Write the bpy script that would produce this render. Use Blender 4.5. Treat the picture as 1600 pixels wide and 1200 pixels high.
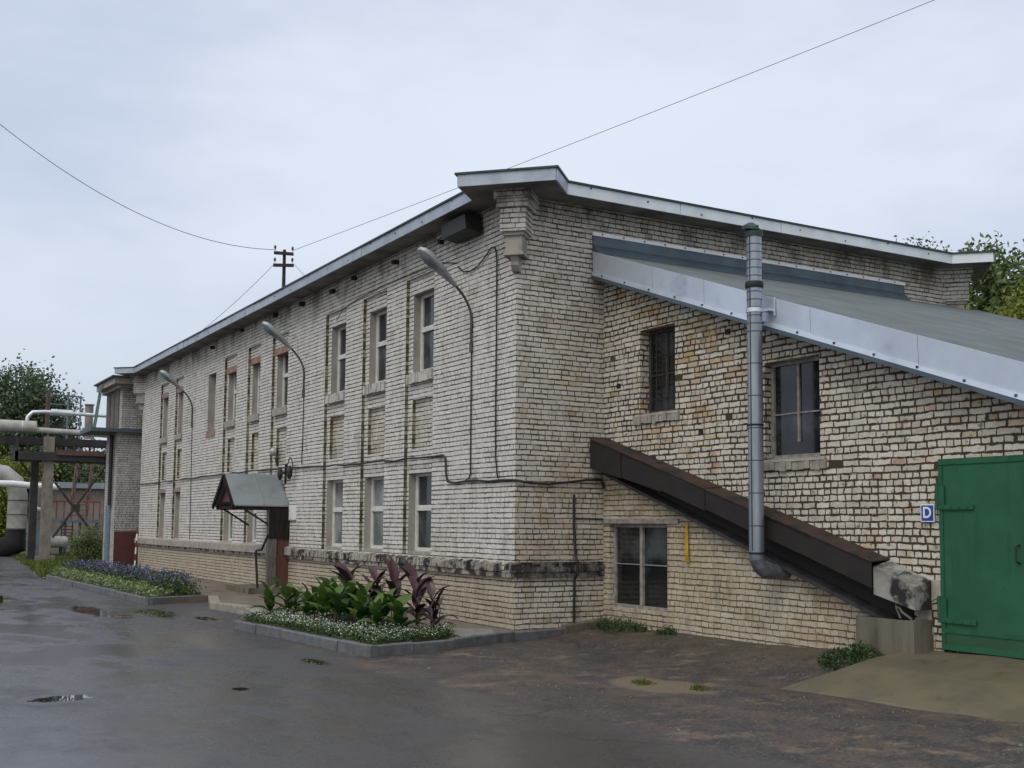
import bpy, bmesh, math, random
from mathutils import Vector, Matrix, noise as mnoise

# ------------------------------------------------------------------ clear, camera, world, sun
for o in list(bpy.data.objects):
    bpy.data.objects.remove(o)
SC = bpy.context.scene
COL = SC.collection
PI = math.pi
rad = math.radians

cam = bpy.data.cameras.new("camera")
cam.sensor_width = 36.0
cam.lens = 40.196
cam.shift_y = 0.0451
cam.shift_x = 0.0
cam.clip_start = 0.05
cam.clip_end = 2000
camo = bpy.data.objects.new("camera", cam)
COL.objects.link(camo)


def cam_rot(pitch, yaw, roll):
    fwd = Vector((math.sin(yaw) * math.cos(pitch), math.cos(yaw) * math.cos(pitch), math.sin(pitch)))
    right = Vector((math.cos(yaw), -math.sin(yaw), 0))
    up = right.cross(fwd)
    c, s = math.cos(roll), math.sin(roll)
    r2 = right * c + up * s
    u2 = up * c - right * s
    m = Matrix((r2, u2, -fwd)).transposed()
    return m


camo.matrix_world = Matrix.Translation((-8.9106, -15.2626, 1.6)) @ cam_rot(rad(4.76), rad(30.105), rad(0.4713)).to_4x4()
SC.camera = camo

SUN_EL, SUN_DIR = 52.0, Vector((-0.86, -0.50, 0))       # direction towards the (veiled) sun, in plan
SUN_DIR.normalize()
world = bpy.data.worlds.new("World")
SC.world = world
world.use_nodes = True
sun = bpy.data.lights.new("sun", 'SUN')
sun.energy = 1.1
sun.angle = rad(25)
sun.color = (1.0, 0.97, 0.92)
suno = bpy.data.objects.new("sun", sun)
COL.objects.link(suno)
sv = Vector((SUN_DIR.x * math.cos(rad(SUN_EL)), SUN_DIR.y * math.cos(rad(SUN_EL)), math.sin(rad(SUN_EL))))
suno.rotation_euler = (-sv).to_track_quat('-Z', 'Y').to_euler()
SC.view_settings.view_transform = 'Standard'
SC.view_settings.look = 'None'
SC.view_settings.exposure = -0.10
SC.view_settings.gamma = 1.0


# ------------------------------------------------------------------ node helper
class NT:
    def __init__(s, tree):
        s.t = tree
        s.n = tree.nodes
        s.l = tree.links

    def new(s, typ, **kw):
        nd = s.n.new(typ)
        for k, v in kw.items():
            setattr(nd, k, v)
        return nd

    def put(s, sock, v):
        if isinstance(v, (int, float)):
            if sock.type == 'VECTOR':
                sock.default_value = (v, v, v)
            elif sock.type == 'RGBA':
                sock.default_value = (v, v, v, 1)
            else:
                sock.default_value = v
        elif isinstance(v, tuple):
            if sock.type == 'RGBA' and len(v) == 3:
                v = v + (1.0,)
            sock.default_value = v
        else:
            s.l.new(v, sock)

    def m(s, op, a, b=None, c=None, clamp=False):
        nd = s.new('ShaderNodeMath', operation=op, use_clamp=clamp)
        for i, v in enumerate((a, b, c)):
            if v is not None:
                s.put(nd.inputs[i], v)
        return nd.outputs[0]

    def vm(s, op, a, b=None, scale=None):
        nd = s.new('ShaderNodeVectorMath', operation=op)
        s.put(nd.inputs[0], a)
        if b is not None:
            s.put(nd.inputs[1], b)
        if scale is not None:
            s.put(nd.inputs['Scale'], scale)
        return nd.outputs[0]

    def sep(s, v):
        nd = s.new('ShaderNodeSeparateXYZ')
        s.put(nd.inputs[0], v)
        return nd.outputs

    def comb(s, x, y, z):
        nd = s.new('ShaderNodeCombineXYZ')
        for i, v in enumerate((x, y, z)):
            s.put(nd.inputs[i], v)
        return nd.outputs[0]

    def noise(s, vec, scale, detail=3, rough=0.55):
        nd = s.new('ShaderNodeTexNoise')
        s.put(nd.inputs['Vector'], vec)
        s.put(nd.inputs['Scale'], scale)
        s.put(nd.inputs['Detail'], detail)
        s.put(nd.inputs['Roughness'], rough)
        return nd.outputs['Fac']

    def noisec(s, vec, scale, detail=2):
        nd = s.new('ShaderNodeTexNoise')
        s.put(nd.inputs['Vector'], vec)
        s.put(nd.inputs['Scale'], scale)
        s.put(nd.inputs['Detail'], detail)
        return nd.outputs['Color']

    def white(s, vec):
        nd = s.new('ShaderNodeTexWhiteNoise', noise_dimensions='3D')
        s.put(nd.inputs['Vector'], vec)
        return nd.outputs['Value']

    def ss(s, v, a, b, lo=0.0, hi=1.0):
        nd = s.new('ShaderNodeMapRange', interpolation_type='SMOOTHSTEP')
        s.put(nd.inputs['Value'], v)
        s.put(nd.inputs['From Min'], a)
        s.put(nd.inputs['From Max'], b)
        s.put(nd.inputs['To Min'], lo)
        s.put(nd.inputs['To Max'], hi)
        return nd.outputs[0]

    def mix(s, f, a, b, mode='MIX'):
        nd = s.new('ShaderNodeMix', data_type='RGBA', blend_type=mode)
        s.put(nd.inputs[0], f)
        s.put(nd.inputs[6], a)
        s.put(nd.inputs[7], b)
        return nd.outputs[2]

    def bump(s, h, strength=0.5, dist=0.01, normal=None):
        nd = s.new('ShaderNodeBump')
        s.put(nd.inputs['Strength'], strength)
        s.put(nd.inputs['Distance'], dist)
        s.put(nd.inputs['Height'], h)
        if normal is not None:
            s.l.new(normal, nd.inputs['Normal'])
        return nd.outputs[0]


def mat_base(name):
    m = bpy.data.materials.new(name)
    m.use_nodes = True
    t = NT(m.node_tree)
    t.n.clear()
    out = t.new('ShaderNodeOutputMaterial')
    p = t.new('ShaderNodeBsdfPrincipled')
    t.l.new(p.outputs[0], out.inputs[0])
    tc = t.new('ShaderNodeTexCoord')
    return m, t, p, tc.outputs['Object'], tc.outputs['Normal']


def simple(name, c1, c2=None, rough=0.7, metal=0.0, scale=6.0, bump=0.15, rvar=0.15, spec=0.5, streak=False, c3=None, c3t=(0.62, 0.75)):
    m, t, p, P, N = mat_base(name)
    c2 = c2 or tuple(x * 0.7 for x in c1)
    v = P
    if streak:
        v = t.vm('MULTIPLY', P, (3.0, 3.0, 0.35))
    n1 = t.noise(v, scale, 5, 0.6)
    col = t.mix(t.ss(n1, 0.35, 0.68), c1, c2)
    if c3:
        n3 = t.noise(v, scale * 0.6, 6, 0.65)
        col = t.mix(t.ss(n3, *c3t), col, c3)
    t.put(p.inputs['Base Color'], col)
    n2 = t.noise(P, scale * 5, 4)
    t.put(p.inputs['Roughness'], t.m('ADD', t.m('MULTIPLY', t.m('SUBTRACT', n1, 0.5), rvar * 2), rough, clamp=True))
    t.put(p.inputs['Metallic'], metal)
    t.put(p.inputs['Specular IOR Level'], spec)
    if bump:
        t.put(p.inputs['Normal'], t.bump(n2, bump, 0.01))
    return m


def brick(name, ca, cb, cc, joint, h=0.0815, w=0.265, tj=0.0065, wob=0.006, wobs=2.2, rough_edge=0.35, yel=(0.52, 0.66),
          plinth=None, grime=0.3, chips=0.0, jsoft=0.008, fill=0.15, miss=0.0, hj=1.2, hjr=0.0, rnd=0.012, bw=0.08, bv=0.18, ccp=0.95, wvar=0.03, patch=None, top=None, rag=0.010, wash=0.5):
    """rough white-washed brick: ca = lime wash, cb = bare yellow brick, cc = dark / burnt brick"""
    m, t, p, P, N = mat_base(name)
    x, y, z = t.sep(P)
    nx, ny, nz = t.sep(N)
    u0 = t.m('SUBTRACT', t.m('MULTIPLY', y, nx), t.m('MULTIPLY', x, ny))
    u0 = t.m('ADD', u0, t.m('MULTIPLY', t.m('MULTIPLY', nz, nz), t.m('ADD', x, y)))
    uv = t.comb(u0, z, 0.0)
    # wobble the coursing
    wc = t.noisec(P, wobs, 2)
    wr, wg, wb = t.sep(wc)
    wc2 = t.noisec(P, 13.0, 3)
    w2r, w2g, w2b = t.sep(wc2)
    u = t.m('ADD', t.m('ADD', u0, t.m('MULTIPLY', t.m('SUBTRACT', wr, 0.5), wob * 4)), t.m('MULTIPLY', t.m('SUBTRACT', w2r, 0.5), 0.028 * rough_edge * 2))
    v = t.m('ADD', t.m('ADD', z, t.m('MULTIPLY', t.m('SUBTRACT', wg, 0.5), wob * 4)), t.m('MULTIPLY', t.m('SUBTRACT', w2g, 0.5), 0.022 * rough_edge * 2))
    rv = t.m('DIVIDE', v, h)
    row = t.m('FLOOR', rv)
    fv = t.m('SUBTRACT', rv, row)
    r1 = t.white(t.comb(row, 3.7, 0.5))
    r2 = t.white(t.comb(row, 9.1, 4.5))
    hdr = t.m('GREATER_THAN', r1, 0.5)                       # header course or stretcher course
    ww = t.m('MULTIPLY', w, t.m('SUBTRACT', 1.0, t.m('MULTIPLY', hdr, 0.5)))
    wv = t.noise(t.comb(t.m('MULTIPLY', u0, 2.6), t.m('MULTIPLY', row, 3.37), 0.0), 1.0, 2)
    u = t.m('ADD', u, t.m('MULTIPLY', t.m('SUBTRACT', wv, 0.5), wvar * 4))
    ru = t.m('ADD', t.m('DIVIDE', u, ww), t.m('MULTIPLY', r2, 7.3))
    col = t.m('FLOOR', ru)
    fu = t.m('SUBTRACT', ru, col)
    du = t.m('MULTIPLY', t.m('MINIMUM', fu, t.m('SUBTRACT', 1.0, fu)), ww)
    dv = t.m('MULTIPLY', t.m('MINIMUM', fv, t.m('SUBTRACT', 1.0, fv)), h)
    # rounded-corner distance; head joints are thinner and now and then closed
    bid0 = t.comb(col, row, 1.3)
    hk = t.m('ADD', hj, t.m('MULTIPLY', t.white(t.vm('ADD', bid0, (41.0, 2.7, 6.1))), hjr))
    du = t.m('MULTIPLY', du, hk)
    qa = t.m('MAXIMUM', t.m('SUBTRACT', rnd, du), 0.0)
    qb = t.m('MAXIMUM', t.m('SUBTRACT', rnd, dv), 0.0)
    d = t.m('SUBTRACT', rnd, t.m('SQRT', t.m('ADD', t.m('MULTIPLY', qa, qa), t.m('MULTIPLY', qb, qb))))
    d = t.m('ADD', d, t.m('MAXIMUM', t.m('SUBTRACT', t.m('MINIMUM', du, dv), rnd), 0.0))
    d = t.m('ADD', d, t.m('MULTIPLY', t.m('SUBTRACT', t.noise(P, 12.0, 4, 0.65), 0.5), rag * 2))
    jn = t.noise(P, 4.0, 4, 0.6)
    jw = t.m('MULTIPLY', tj, t.ss(jn, 0.3, 0.75, 0.35, 1.9))
    mask = t.ss(t.m('SUBTRACT', d, jw), -0.002, jsoft)          # 1 on brick, 0 in joint
    bid = t.comb(col, row, 1.3)
    b1 = t.white(bid)
    b2 = t.white(t.vm('ADD', bid, (17.3, 5.1, 8.8)))
    b3 = t.white(t.vm('ADD', bid, (3.1, 51.7, 2.2)))
    big = t.noise(P, 0.55, 5, 0.62)
    mid = t.noise(P, 2.6, 4, 0.6)
    fine = t.noise(P, 28.0, 5, 0.65)
    # wash wear : large patches + per brick
    wear = t.m('ADD', t.m('MULTIPLY', big, 0.65), t.m('MULTIPLY', mid, 0.35))
    wear = t.m('ADD', wear, t.m('MULTIPLY', t.m('SUBTRACT', b1, 0.5), bw))
    if plinth:
        zz = t.ss(z, plinth[0], plinth[1], plinth[2], 0.0)
        wear = t.m('ADD', wear, zz)
    if patch:      # a patch of bare, warmer brick where the wash never took: centre y, z, radius, amount
        dd = t.m('SQRT', t.m('ADD', t.m('POWER', t.m('SUBTRACT', y, patch[0]), 2.0), t.m('POWER', t.m('SUBTRACT', z, patch[1]), 2.0)))
        wear = t.m('ADD', wear, t.ss(dd, patch[2], patch[2] * 0.25, 0.0, patch[3]))
    yf = t.ss(wear, yel[0], yel[1])
    c = t.mix(yf, ca, cb)
    c = t.mix(t.m('MULTIPLY', t.ss(b2, ccp, ccp + 0.03, 0.0, 0.7), t.ss(mid, 0.35, 0.6)), c, cc)
    # brick-to-brick value
    val = t.m('ADD', 1.0 - bv * 0.6, t.m('MULTIPLY', b3, bv))
    val = t.m('MULTIPLY', val, t.ss(fine, 0.2, 0.8, 0.80, 1.16))
    c = t.mix(1.0, c, t.comb(val, val, val), 'MULTIPLY')
    # grime: drips (stretched noise) and blotches
    st = t.noise(t.vm('MULTIPLY', P, (5.0, 5.0, 0.5)), 1.0, 5, 0.65)
    gr = t.m('MULTIPLY', t.ss(t.m('ADD', t.m('MULTIPLY', st, 0.6), t.m('MULTIPLY', mid, 0.4)), 0.50, 0.68), grime)
    c = t.mix(gr, c, (0.10, 0.085, 0.06))
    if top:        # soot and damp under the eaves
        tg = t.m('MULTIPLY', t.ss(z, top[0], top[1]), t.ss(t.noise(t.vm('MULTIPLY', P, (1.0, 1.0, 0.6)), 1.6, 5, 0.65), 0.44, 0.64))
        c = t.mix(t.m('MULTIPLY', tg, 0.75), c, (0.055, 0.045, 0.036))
    # joints: partly filled with lime in places
    fn = t.m('ADD', t.m('MULTIPLY', t.noise(t.vm('ADD', P, (5.0, 9.0, 3.0)), 0.9, 5, 0.62), 0.6), t.m('MULTIPLY', t.noise(P, 5.0, 3, 0.6), 0.4))
    jf = t.ss(fn, wash, wash + 0.14, 0.0, 0.9)
    jc = t.mix(jf, joint, t.mix(0.35, c, joint))
    if miss:
        hole = t.m('GREATER_THAN', t.white(t.vm('ADD', bid, (7.7, 1.9, 31.2))), 1.0 - miss)
        mask = t.m('MULTIPLY', mask, t.m('SUBTRACT', 1.0, hole))
    if chips:
        ch = t.ss(t.noise(P, 9.0, 4, 0.7), 0.60, 0.68)
        mask = t.m('MULTIPLY', mask, t.m('SUBTRACT', 1.0, t.m('MULTIPLY', ch, chips)))
    c = t.mix(mask, jc, c)
    t.put(p.inputs['Base Color'], c)
    t.put(p.inputs['Roughness'], 0.88)
    t.put(p.inputs['Specular IOR Level'], 0.25)
    hgt = t.m('ADD', t.m('MULTIPLY', mask, 1.0), t.m('ADD', t.m('MULTIPLY', fine, 0.35), t.m('MULTIPLY', b2, 0.35)))
    t.put(p.inputs['Normal'], t.bump(hgt, 0.9, 0.014))
    return m


# ------------------------------------------------------------------ world: thin overcast over a Nishita sky
w = NT(world.node_tree)
w.n.clear()
wout = w.new('ShaderNodeOutputWorld')
bg = w.new('ShaderNodeBackground')
w.l.new(bg.outputs[0], wout.inputs[0])
sky = w.new('ShaderNodeTexSky', sky_type='NISHITA')
sky.sun_disc = False
sky.sun_elevation = rad(SUN_EL)
sky.sun_rotation = math.atan2(SUN_DIR.x, SUN_DIR.y)
wtc = w.new('ShaderNodeTexCoord')
G = wtc.outputs['Generated']
gx, gy, gz = w.sep(G)
el = w.m('MAXIMUM', gz, 0.0)
cl = w.noise(w.vm('MULTIPLY', G, (1.0, 1.0, 3.2)), 1.5, 6, 0.5)
cl2 = w.noise(w.vm('MULTIPLY', G, (1.0, 1.0, 2.4)), 4.5, 6, 0.55)
cf = w.m('ADD', w.m('MULTIPLY', cl, 0.75), w.m('MULTIPLY', cl2, 0.25))
CLOUD_D = (6.1, 6.95, 8.7)
CLOUD_B = (8.5, 9.2, 10.5)
cf = w.m('ADD', cf, w.m('MULTIPLY', w.m('SUBTRACT', gx, 0.45), 0.16))
ccol = w.mix(w.ss(cf, 0.36, 0.62), CLOUD_D, CLOUD_B)
ccol = w.mix(w.ss(el, 0.0, 0.30, 0.55, 0.0), ccol, (5.3, 6.2, 6.95))
# the cloud deck thins to a brighter veil around and above the sun
sd = w.new('ShaderNodeVectorMath', operation='DOT_PRODUCT')
w.put(sd.inputs[0], G)
w.put(sd.inputs[1], tuple(sv))
ccol = w.mix(w.ss(sd.outputs['Value'], 0.25, 1.0, 0.0, 1.0), ccol, (13.0, 13.2, 13.2))
fin = w.mix(0.93, sky.outputs[0], ccol)
w.put(bg.inputs['Color'], fin)
bg.inputs['Strength'].default_value = 0.1


# ------------------------------------------------------------------ mesh helpers
class MB:
    def __init__(s):
        s.v, s.f, s.mi = [], [], []

    def face(s, pts, mi=0):
        i = len(s.v)
        s.v += [tuple(p) for p in pts]
        s.f.append(tuple(range(i, i + len(pts))))
        s.mi.append(mi)

    def hexa(s, c, mi=0):          # 8 corners: bottom 4 ccw, top 4 ccw
        i = len(s.v)
        s.v += [tuple(p) for p in c]
        for q in ((3, 2, 1, 0), (4, 5, 6, 7), (0, 1, 5, 4), (1, 2, 6, 5), (2, 3, 7, 6), (3, 0, 4, 7)):
            s.f.append(tuple(i + k for k in q))
            s.mi.append(mi)

    def box(s, x0, x1, y0, y1, z0, z1, mi=0):
        s.hexa([(x0, y0, z0), (x1, y0, z0), (x1, y1, z0), (x0, y1, z0), (x0, y0, z1), (x1, y0, z1), (x1, y1, z1), (x0, y1, z1)], mi)

    def obox(s, c, a, b, d, mi=0):  # centre and three half-axis vectors
        c, a, b, d = Vector(c), Vector(a), Vector(b), Vector(d)
        s.hexa([c - a - b - d, c + a - b - d, c + a + b - d, c - a + b - d, c - a - b + d, c + a - b + d, c + a + b + d, c - a + b + d], mi)

    def prism(s, poly, ext, mi=0):  # polygon (3-D points) extruded by vector
        ext = Vector(ext)
        n = len(poly)
        i = len(s.v)
        s.v += [tuple(p) for p in poly] + [tuple(Vector(p) + ext) for p in poly]
        s.f.append(tuple(range(i + n - 1, i - 1, -1)))
        s.mi.append(mi)
        s.f.append(tuple(range(i + n, i + 2 * n)))
        s.mi.append(mi)
        for k in range(n):
            k2 = (k + 1) % n
            s.f.append((i + k, i + k2, i + n + k2, i + n + k))
            s.mi.append(mi)

    def tube(s, path, r, seg=8, mi=0, cap=True):
        path = [Vector(p) for p in path]
        rs = r if isinstance(r, (list, tuple)) else [r] * len(path)
        i0 = len(s.v)
        prev = None
        for k, p in enumerate(path):
            if k == 0:
                d = path[1] - p
            elif k == len(path) - 1:
                d = p - path[k - 1]
            else:
                d = (path[k + 1] - p).normalized() + (p - path[k - 1]).normalized()
            d.normalize()
            if prev is None:
                a = d.orthogonal().normalized()
            else:
                a = (prev - d * prev.dot(d)).normalized()
            prev = a
            b = d.cross(a)
            for q in range(seg):
                t = 2 * PI * q / seg
                s.v.append(tuple(p + (a * math.cos(t) + b * math.sin(t)) * rs[k]))
        for k in range(len(path) - 1):
            for q in range(seg):
                q2 = (q + 1) % seg
                s.f.append((i0 + k * seg + q, i0 + k * seg + q2, i0 + (k + 1) * seg + q2, i0 + (k + 1) * seg + q))
                s.mi.append(mi)
        if cap:
            s.f.append(tuple(i0 + q for q in reversed(range(seg))))
            s.mi.append(mi)
            e = i0 + (len(path) - 1) * seg
            s.f.append(tuple(e + q for q in range(seg)))
            s.mi.append(mi)

    def build(s, name, mats, parent=None, smooth=False, angle=None):
        me = bpy.data.meshes.new(name)
        vs = s.v
        o = bpy.data.objects.new(name, me)
        if parent is not None:
            off = world_loc(parent)
            vs = [(a - off.x, b - off.y, c - off.z) for a, b, c in vs]
            o.parent = parent
        me.from_pydata(vs, [], s.f)
        mats = mats if isinstance(mats, (list, tuple)) else [mats]
        for m in mats:
            me.materials.append(m)
        me.polygons.foreach_set('material_index', s.mi)
        if smooth:
            me.polygons.foreach_set('use_smooth', [True] * len(s.f))
            if angle:
                me.set_sharp_from_angle(angle=rad(angle))
        me.update()
        COL.objects.link(o)
        return o


def world_loc(o):
    v = Vector((0, 0, 0))
    while o is not None:
        v = v + o.location
        o = o.parent
    return v


def tag(o, label, cat, group=None, kind=None):
    if kind:
        o['kind'] = kind
    if label:
        o['label'] = label
    if cat:
        o['category'] = cat
    if group:
        o['group'] = group
    return o


def thing(name, loc, label, cat, group=None):
    o = bpy.data.objects.new(name, None)
    o.empty_display_size = 0.2
    o.location = loc
    COL.objects.link(o)
    return tag(o, label, cat, group)


def structure(o):
    o['kind'] = 'structure'
    return o


def bez(p0, p1, p2, n=10):
    p0, p1, p2 = Vector(p0), Vector(p1), Vector(p2)
    return [p0 * (1 - t) ** 2 + p1 * 2 * t * (1 - t) + p2 * t * t for t in [i / n for i in range(n + 1)]]


def sag(p0, p1, dz, n=24):
    p0, p1 = Vector(p0), Vector(p1)
    return [p0.lerp(p1, i / n) - Vector((0, 0, dz * 4 * (i / n) * (1 - i / n))) for i in range(n + 1)]


# ------------------------------------------------------------------ materials
M = {}
M['brick'] = brick('limewashed_brick', (0.60, 0.58, 0.54), (0.44, 0.38, 0.29), (0.34, 0.27, 0.20), (0.105, 0.084, 0.058),
                   wob=0.004, rough_edge=0.4, yel=(0.54, 0.76), plinth=(0.75, 1.05, 0.32), grime=0.34, tj=0.0056, hj=1.25, hjr=3.0, bw=0.07, bv=0.15,
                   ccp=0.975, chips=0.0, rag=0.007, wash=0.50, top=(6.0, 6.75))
M['brick_panel'] = brick('panel_brick', (0.54, 0.515, 0.465), (0.43, 0.36, 0.265), (0.34, 0.22, 0.14), (0.085, 0.066, 0.045),
                         wob=0.004, rough_edge=0.4, yel=(0.45, 0.68), grime=0.36, tj=0.0056, hj=1.25, hjr=2.0, bw=0.10, bv=0.2, rag=0.007, wash=0.56)
M['brick_gable'] = brick('gable_brick', (0.545, 0.515, 0.46), (0.445, 0.36, 0.255), (0.33, 0.22, 0.14), (0.082, 0.064, 0.045),
                         wob=0.005, rough_edge=0.45, yel=(0.48, 0.72), plinth=(1.5, 4.6, 0.08), grime=0.32, tj=0.0060, hj=1.2, hjr=1.6, bw=0.12, bv=0.18,
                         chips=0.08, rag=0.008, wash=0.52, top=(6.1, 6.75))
M['brick_annex'] = brick('rough_annex_brick', (0.55, 0.51, 0.43), (0.46, 0.34, 0.20), (0.40, 0.20, 0.10), (0.054, 0.041, 0.028),
                         h=0.083, w=0.25, wob=0.010, wobs=1.3, rough_edge=0.6, yel=(0.54, 0.72), grime=0.30, tj=0.0066, chips=0.7, miss=0.005,
                         hj=0.85, hjr=0.7, rnd=0.019, bw=0.20, bv=0.28, ccp=0.955, jsoft=0.010, wvar=0.055, patch=(1.6, 4.1, 2.6, 0.13), rag=0.010, wash=0.55)
M['brick_low'] = brick('lower_annex_brick', (0.47, 0.42, 0.325), (0.43, 0.345, 0.23), (0.34, 0.22, 0.13), (0.13, 0.098, 0.064),
                       h=0.083, w=0.26, wob=0.006, rough_edge=0.6, yel=(0.42, 0.66), grime=0.45, tj=0.0050, chips=0.35,
                       hj=1.3, hjr=2.0, bw=0.12, bv=0.18, ccp=0.975, rnd=0.016, rag=0.008, wash=0.50)
M['brick_far'] = brick('grey_brick', (0.46, 0.45, 0.43), (0.38, 0.35, 0.30), (0.28, 0.22, 0.18), (0.14, 0.125, 0.11), wob=0.002, rough_edge=0.1, grime=0.2, rag=0.004)
M['plaster'] = simple('reveal_plaster', (0.36, 0.335, 0.30), (0.29, 0.26, 0.22), 0.85, scale=2.5, bump=0.3, c3=(0.17, 0.14, 0.10), c3t=(0.60, 0.78))


def moss_mat():
    m, t, p, P, N = mat_base('mossy_brick_edge')
    x, y, z = t.sep(P)
    rz_ = t.m('DIVIDE', z, 0.0815)
    row = t.m('FLOOR', rz_)
    f = t.m('SUBTRACT', rz_, row)
    rnd_ = t.white(t.comb(row, t.m('FLOOR', t.m('MULTIPLY', y, 3.0)), 2.0))
    n = t.noise(P, 3.0, 4)
    amt = t.ss(t.m('ADD', t.m('MULTIPLY', rnd_, 0.5), t.m('MULTIPLY', n, 0.7)), 0.40, 0.85)
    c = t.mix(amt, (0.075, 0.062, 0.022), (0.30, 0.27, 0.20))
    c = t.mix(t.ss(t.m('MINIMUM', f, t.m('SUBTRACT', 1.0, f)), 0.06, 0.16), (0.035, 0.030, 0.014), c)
    t.put(p.inputs['Base Color'], c)
    t.put(p.inputs['Roughness'], 0.9)
    t.put(p.inputs['Normal'], t.bump(t.noise(P, 25, 3), 0.4, 0.01))
    return m


M['moss'] = moss_mat()
M['lintel'] = simple('red_lintel', (0.22, 0.10, 0.075), (0.30, 0.24, 0.20), 0.85, scale=7, bump=0.3)
M['stone'] = simple('grey_render', (0.34, 0.31, 0.27), (0.24, 0.21, 0.18), 0.9, scale=5, bump=0.4, c3=(0.10, 0.085, 0.07))
M['ledge'] = simple('ledge_brick', (0.36, 0.33, 0.29), (0.21, 0.18, 0.15), 0.9, scale=6, bump=0.5, c3=(0.030, 0.026, 0.024), c3t=(0.46, 0.58))
M['sillbrick'] = simple('limewashed_sill', (0.50, 0.48, 0.44), (0.36, 0.335, 0.30), 0.9, scale=6, bump=0.5, c3=(0.10, 0.085, 0.07), c3t=(0.56, 0.68))
M['ledge_soot'] = simple('sooty_ledge_brick', (0.05, 0.045, 0.042), (0.20, 0.18, 0.165), 0.9, scale=9, bump=0.5, c3=(0.02, 0.02, 0.02), c3t=(0.50, 0.60))
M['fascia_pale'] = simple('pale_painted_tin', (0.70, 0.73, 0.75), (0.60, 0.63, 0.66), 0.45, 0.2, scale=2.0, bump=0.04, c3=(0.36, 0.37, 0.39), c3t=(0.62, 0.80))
M['fascia'] = simple('painted_tin', (0.40, 0.44, 0.50), (0.31, 0.35, 0.41), 0.45, 0.25, scale=2.5, bump=0.04, c3=(0.24, 0.25, 0.27), c3t=(0.62, 0.80))
M['galv'] = simple('galvanised_sheet', (0.64, 0.69, 0.76), (0.56, 0.61, 0.68), 0.38, 0.6, scale=1.1, bump=0.3, rvar=0.3, c3=(0.30, 0.33, 0.38), c3t=(0.50, 0.78))
M['galv_duct'] = simple('galvanised_duct', (0.31, 0.345, 0.385), (0.22, 0.245, 0.275), 0.36, 0.6, scale=3, bump=0.05, streak=True)
M['seam'] = simple('dark_metal_edge', (0.05, 0.055, 0.06), None, 0.6, 0.2)
M['gedge'] = simple('green_edge_trim', (0.02, 0.045, 0.04), None, 0.5, 0.2)
M['soffit'] = simple('soffit_board', (0.21, 0.20, 0.185), (0.11, 0.10, 0.09), 0.85, scale=1.6, bump=0.2, c3=(0.03, 0.027, 0.025), c3t=(0.55, 0.75))
M['felt'] = simple('roof_felt', (0.112, 0.132, 0.132), (0.085, 0.10, 0.10), 0.8, scale=1.5, bump=0.15, c3=(0.06, 0.07, 0.068))
M['slate_sheet'] = simple('blue_grey_sheet', (0.085, 0.115, 0.145), (0.06, 0.085, 0.105), 0.5, 0.2, scale=2, bump=0.05)
M['rust'] = simple('rusty_steel', (0.013, 0.0105, 0.010), (0.022, 0.015, 0.013), 0.75, 0.1, scale=4, bump=0.3, c3=(0.012, 0.011, 0.011), c3t=(0.5, 0.65))
M['rust_top'] = simple('bright_rust', (0.030, 0.020, 0.017), (0.062, 0.028, 0.017), 0.85, 0.1, scale=5, bump=0.4, c3=(0.015, 0.013, 0.012), c3t=(0.50, 0.60))
M['steel_edge'] = simple('worn_dark_steel', (0.05, 0.048, 0.05), (0.028, 0.025, 0.024), 0.5, 0.3, scale=4, bump=0.2)
M['soot'] = simple('soot_black_steel', (0.010, 0.0095, 0.009), (0.018, 0.016, 0.015), 0.9, scale=5)  # near-black; paints the shade in the chute gap and the put-log holes
M['conc'] = simple('stained_concrete', (0.15, 0.135, 0.10), (0.08, 0.07, 0.052), 0.9, scale=1.8, bump=0.5, streak=True, c3=(0.035, 0.03, 0.024), c3t=(0.54, 0.70))
M['conc_white'] = simple('whitewashed_slab', (0.30, 0.29, 0.26), (0.15, 0.14, 0.12), 0.9, scale=3.4, bump=0.25, c3=(0.018, 0.017, 0.016), c3t=(0.47, 0.56))
M['patchwhite'] = simple('old_render', (0.40, 0.375, 0.33), (0.28, 0.25, 0.20), 0.9, scale=4, bump=0.4, c3=(0.13, 0.11, 0.08), c3t=(0.58, 0.7))
M['kerb'] = simple('kerb_concrete', (0.13, 0.135, 0.14), (0.085, 0.088, 0.092), 0.8, scale=5, bump=0.4, c3=(0.20, 0.20, 0.195), c3t=(0.6, 0.8))
M['kerb_pale'] = simple('pale_kerb_concrete', (0.27, 0.25, 0.21), (0.19, 0.17, 0.14), 0.85, scale=4, bump=0.4)
M['apron'] = simple('apron_concrete', (0.17, 0.14, 0.105), (0.12, 0.098, 0.075), 0.85, scale=2.0, bump=0.4, c3=(0.09, 0.06, 0.04), c3t=(0.55, 0.7))
M['ramp'] = simple('ramp_concrete', (0.120, 0.102, 0.062), (0.088, 0.076, 0.048), 0.62, scale=2.2, bump=0.6, c3=(0.055, 0.048, 0.034), c3t=(0.54, 0.70))
M['soil'] = simple('bed_soil', (0.035, 0.026, 0.018), (0.02, 0.015, 0.01), 0.95, scale=14, bump=0.8)
M['white'] = simple('white_window_paint', (0.60, 0.60, 0.57), (0.50, 0.49, 0.46), 0.55, scale=8, bump=0.1)
M['grey_frame'] = simple('weathered_frame', (0.30, 0.28, 0.255), (0.17, 0.155, 0.14), 0.8, scale=11, bump=0.3)
M['dark_frame'] = simple('dark_wood_frame', (0.075, 0.055, 0.045), (0.04, 0.032, 0.028), 0.8, scale=10, bump=0.3)
M['iron'] = simple('black_iron', (0.018, 0.018, 0.019), (0.03, 0.026, 0.024), 0.6, 0.2)
M['cable'] = simple('black_cable', (0.014, 0.014, 0.015), None, 0.6)
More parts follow.
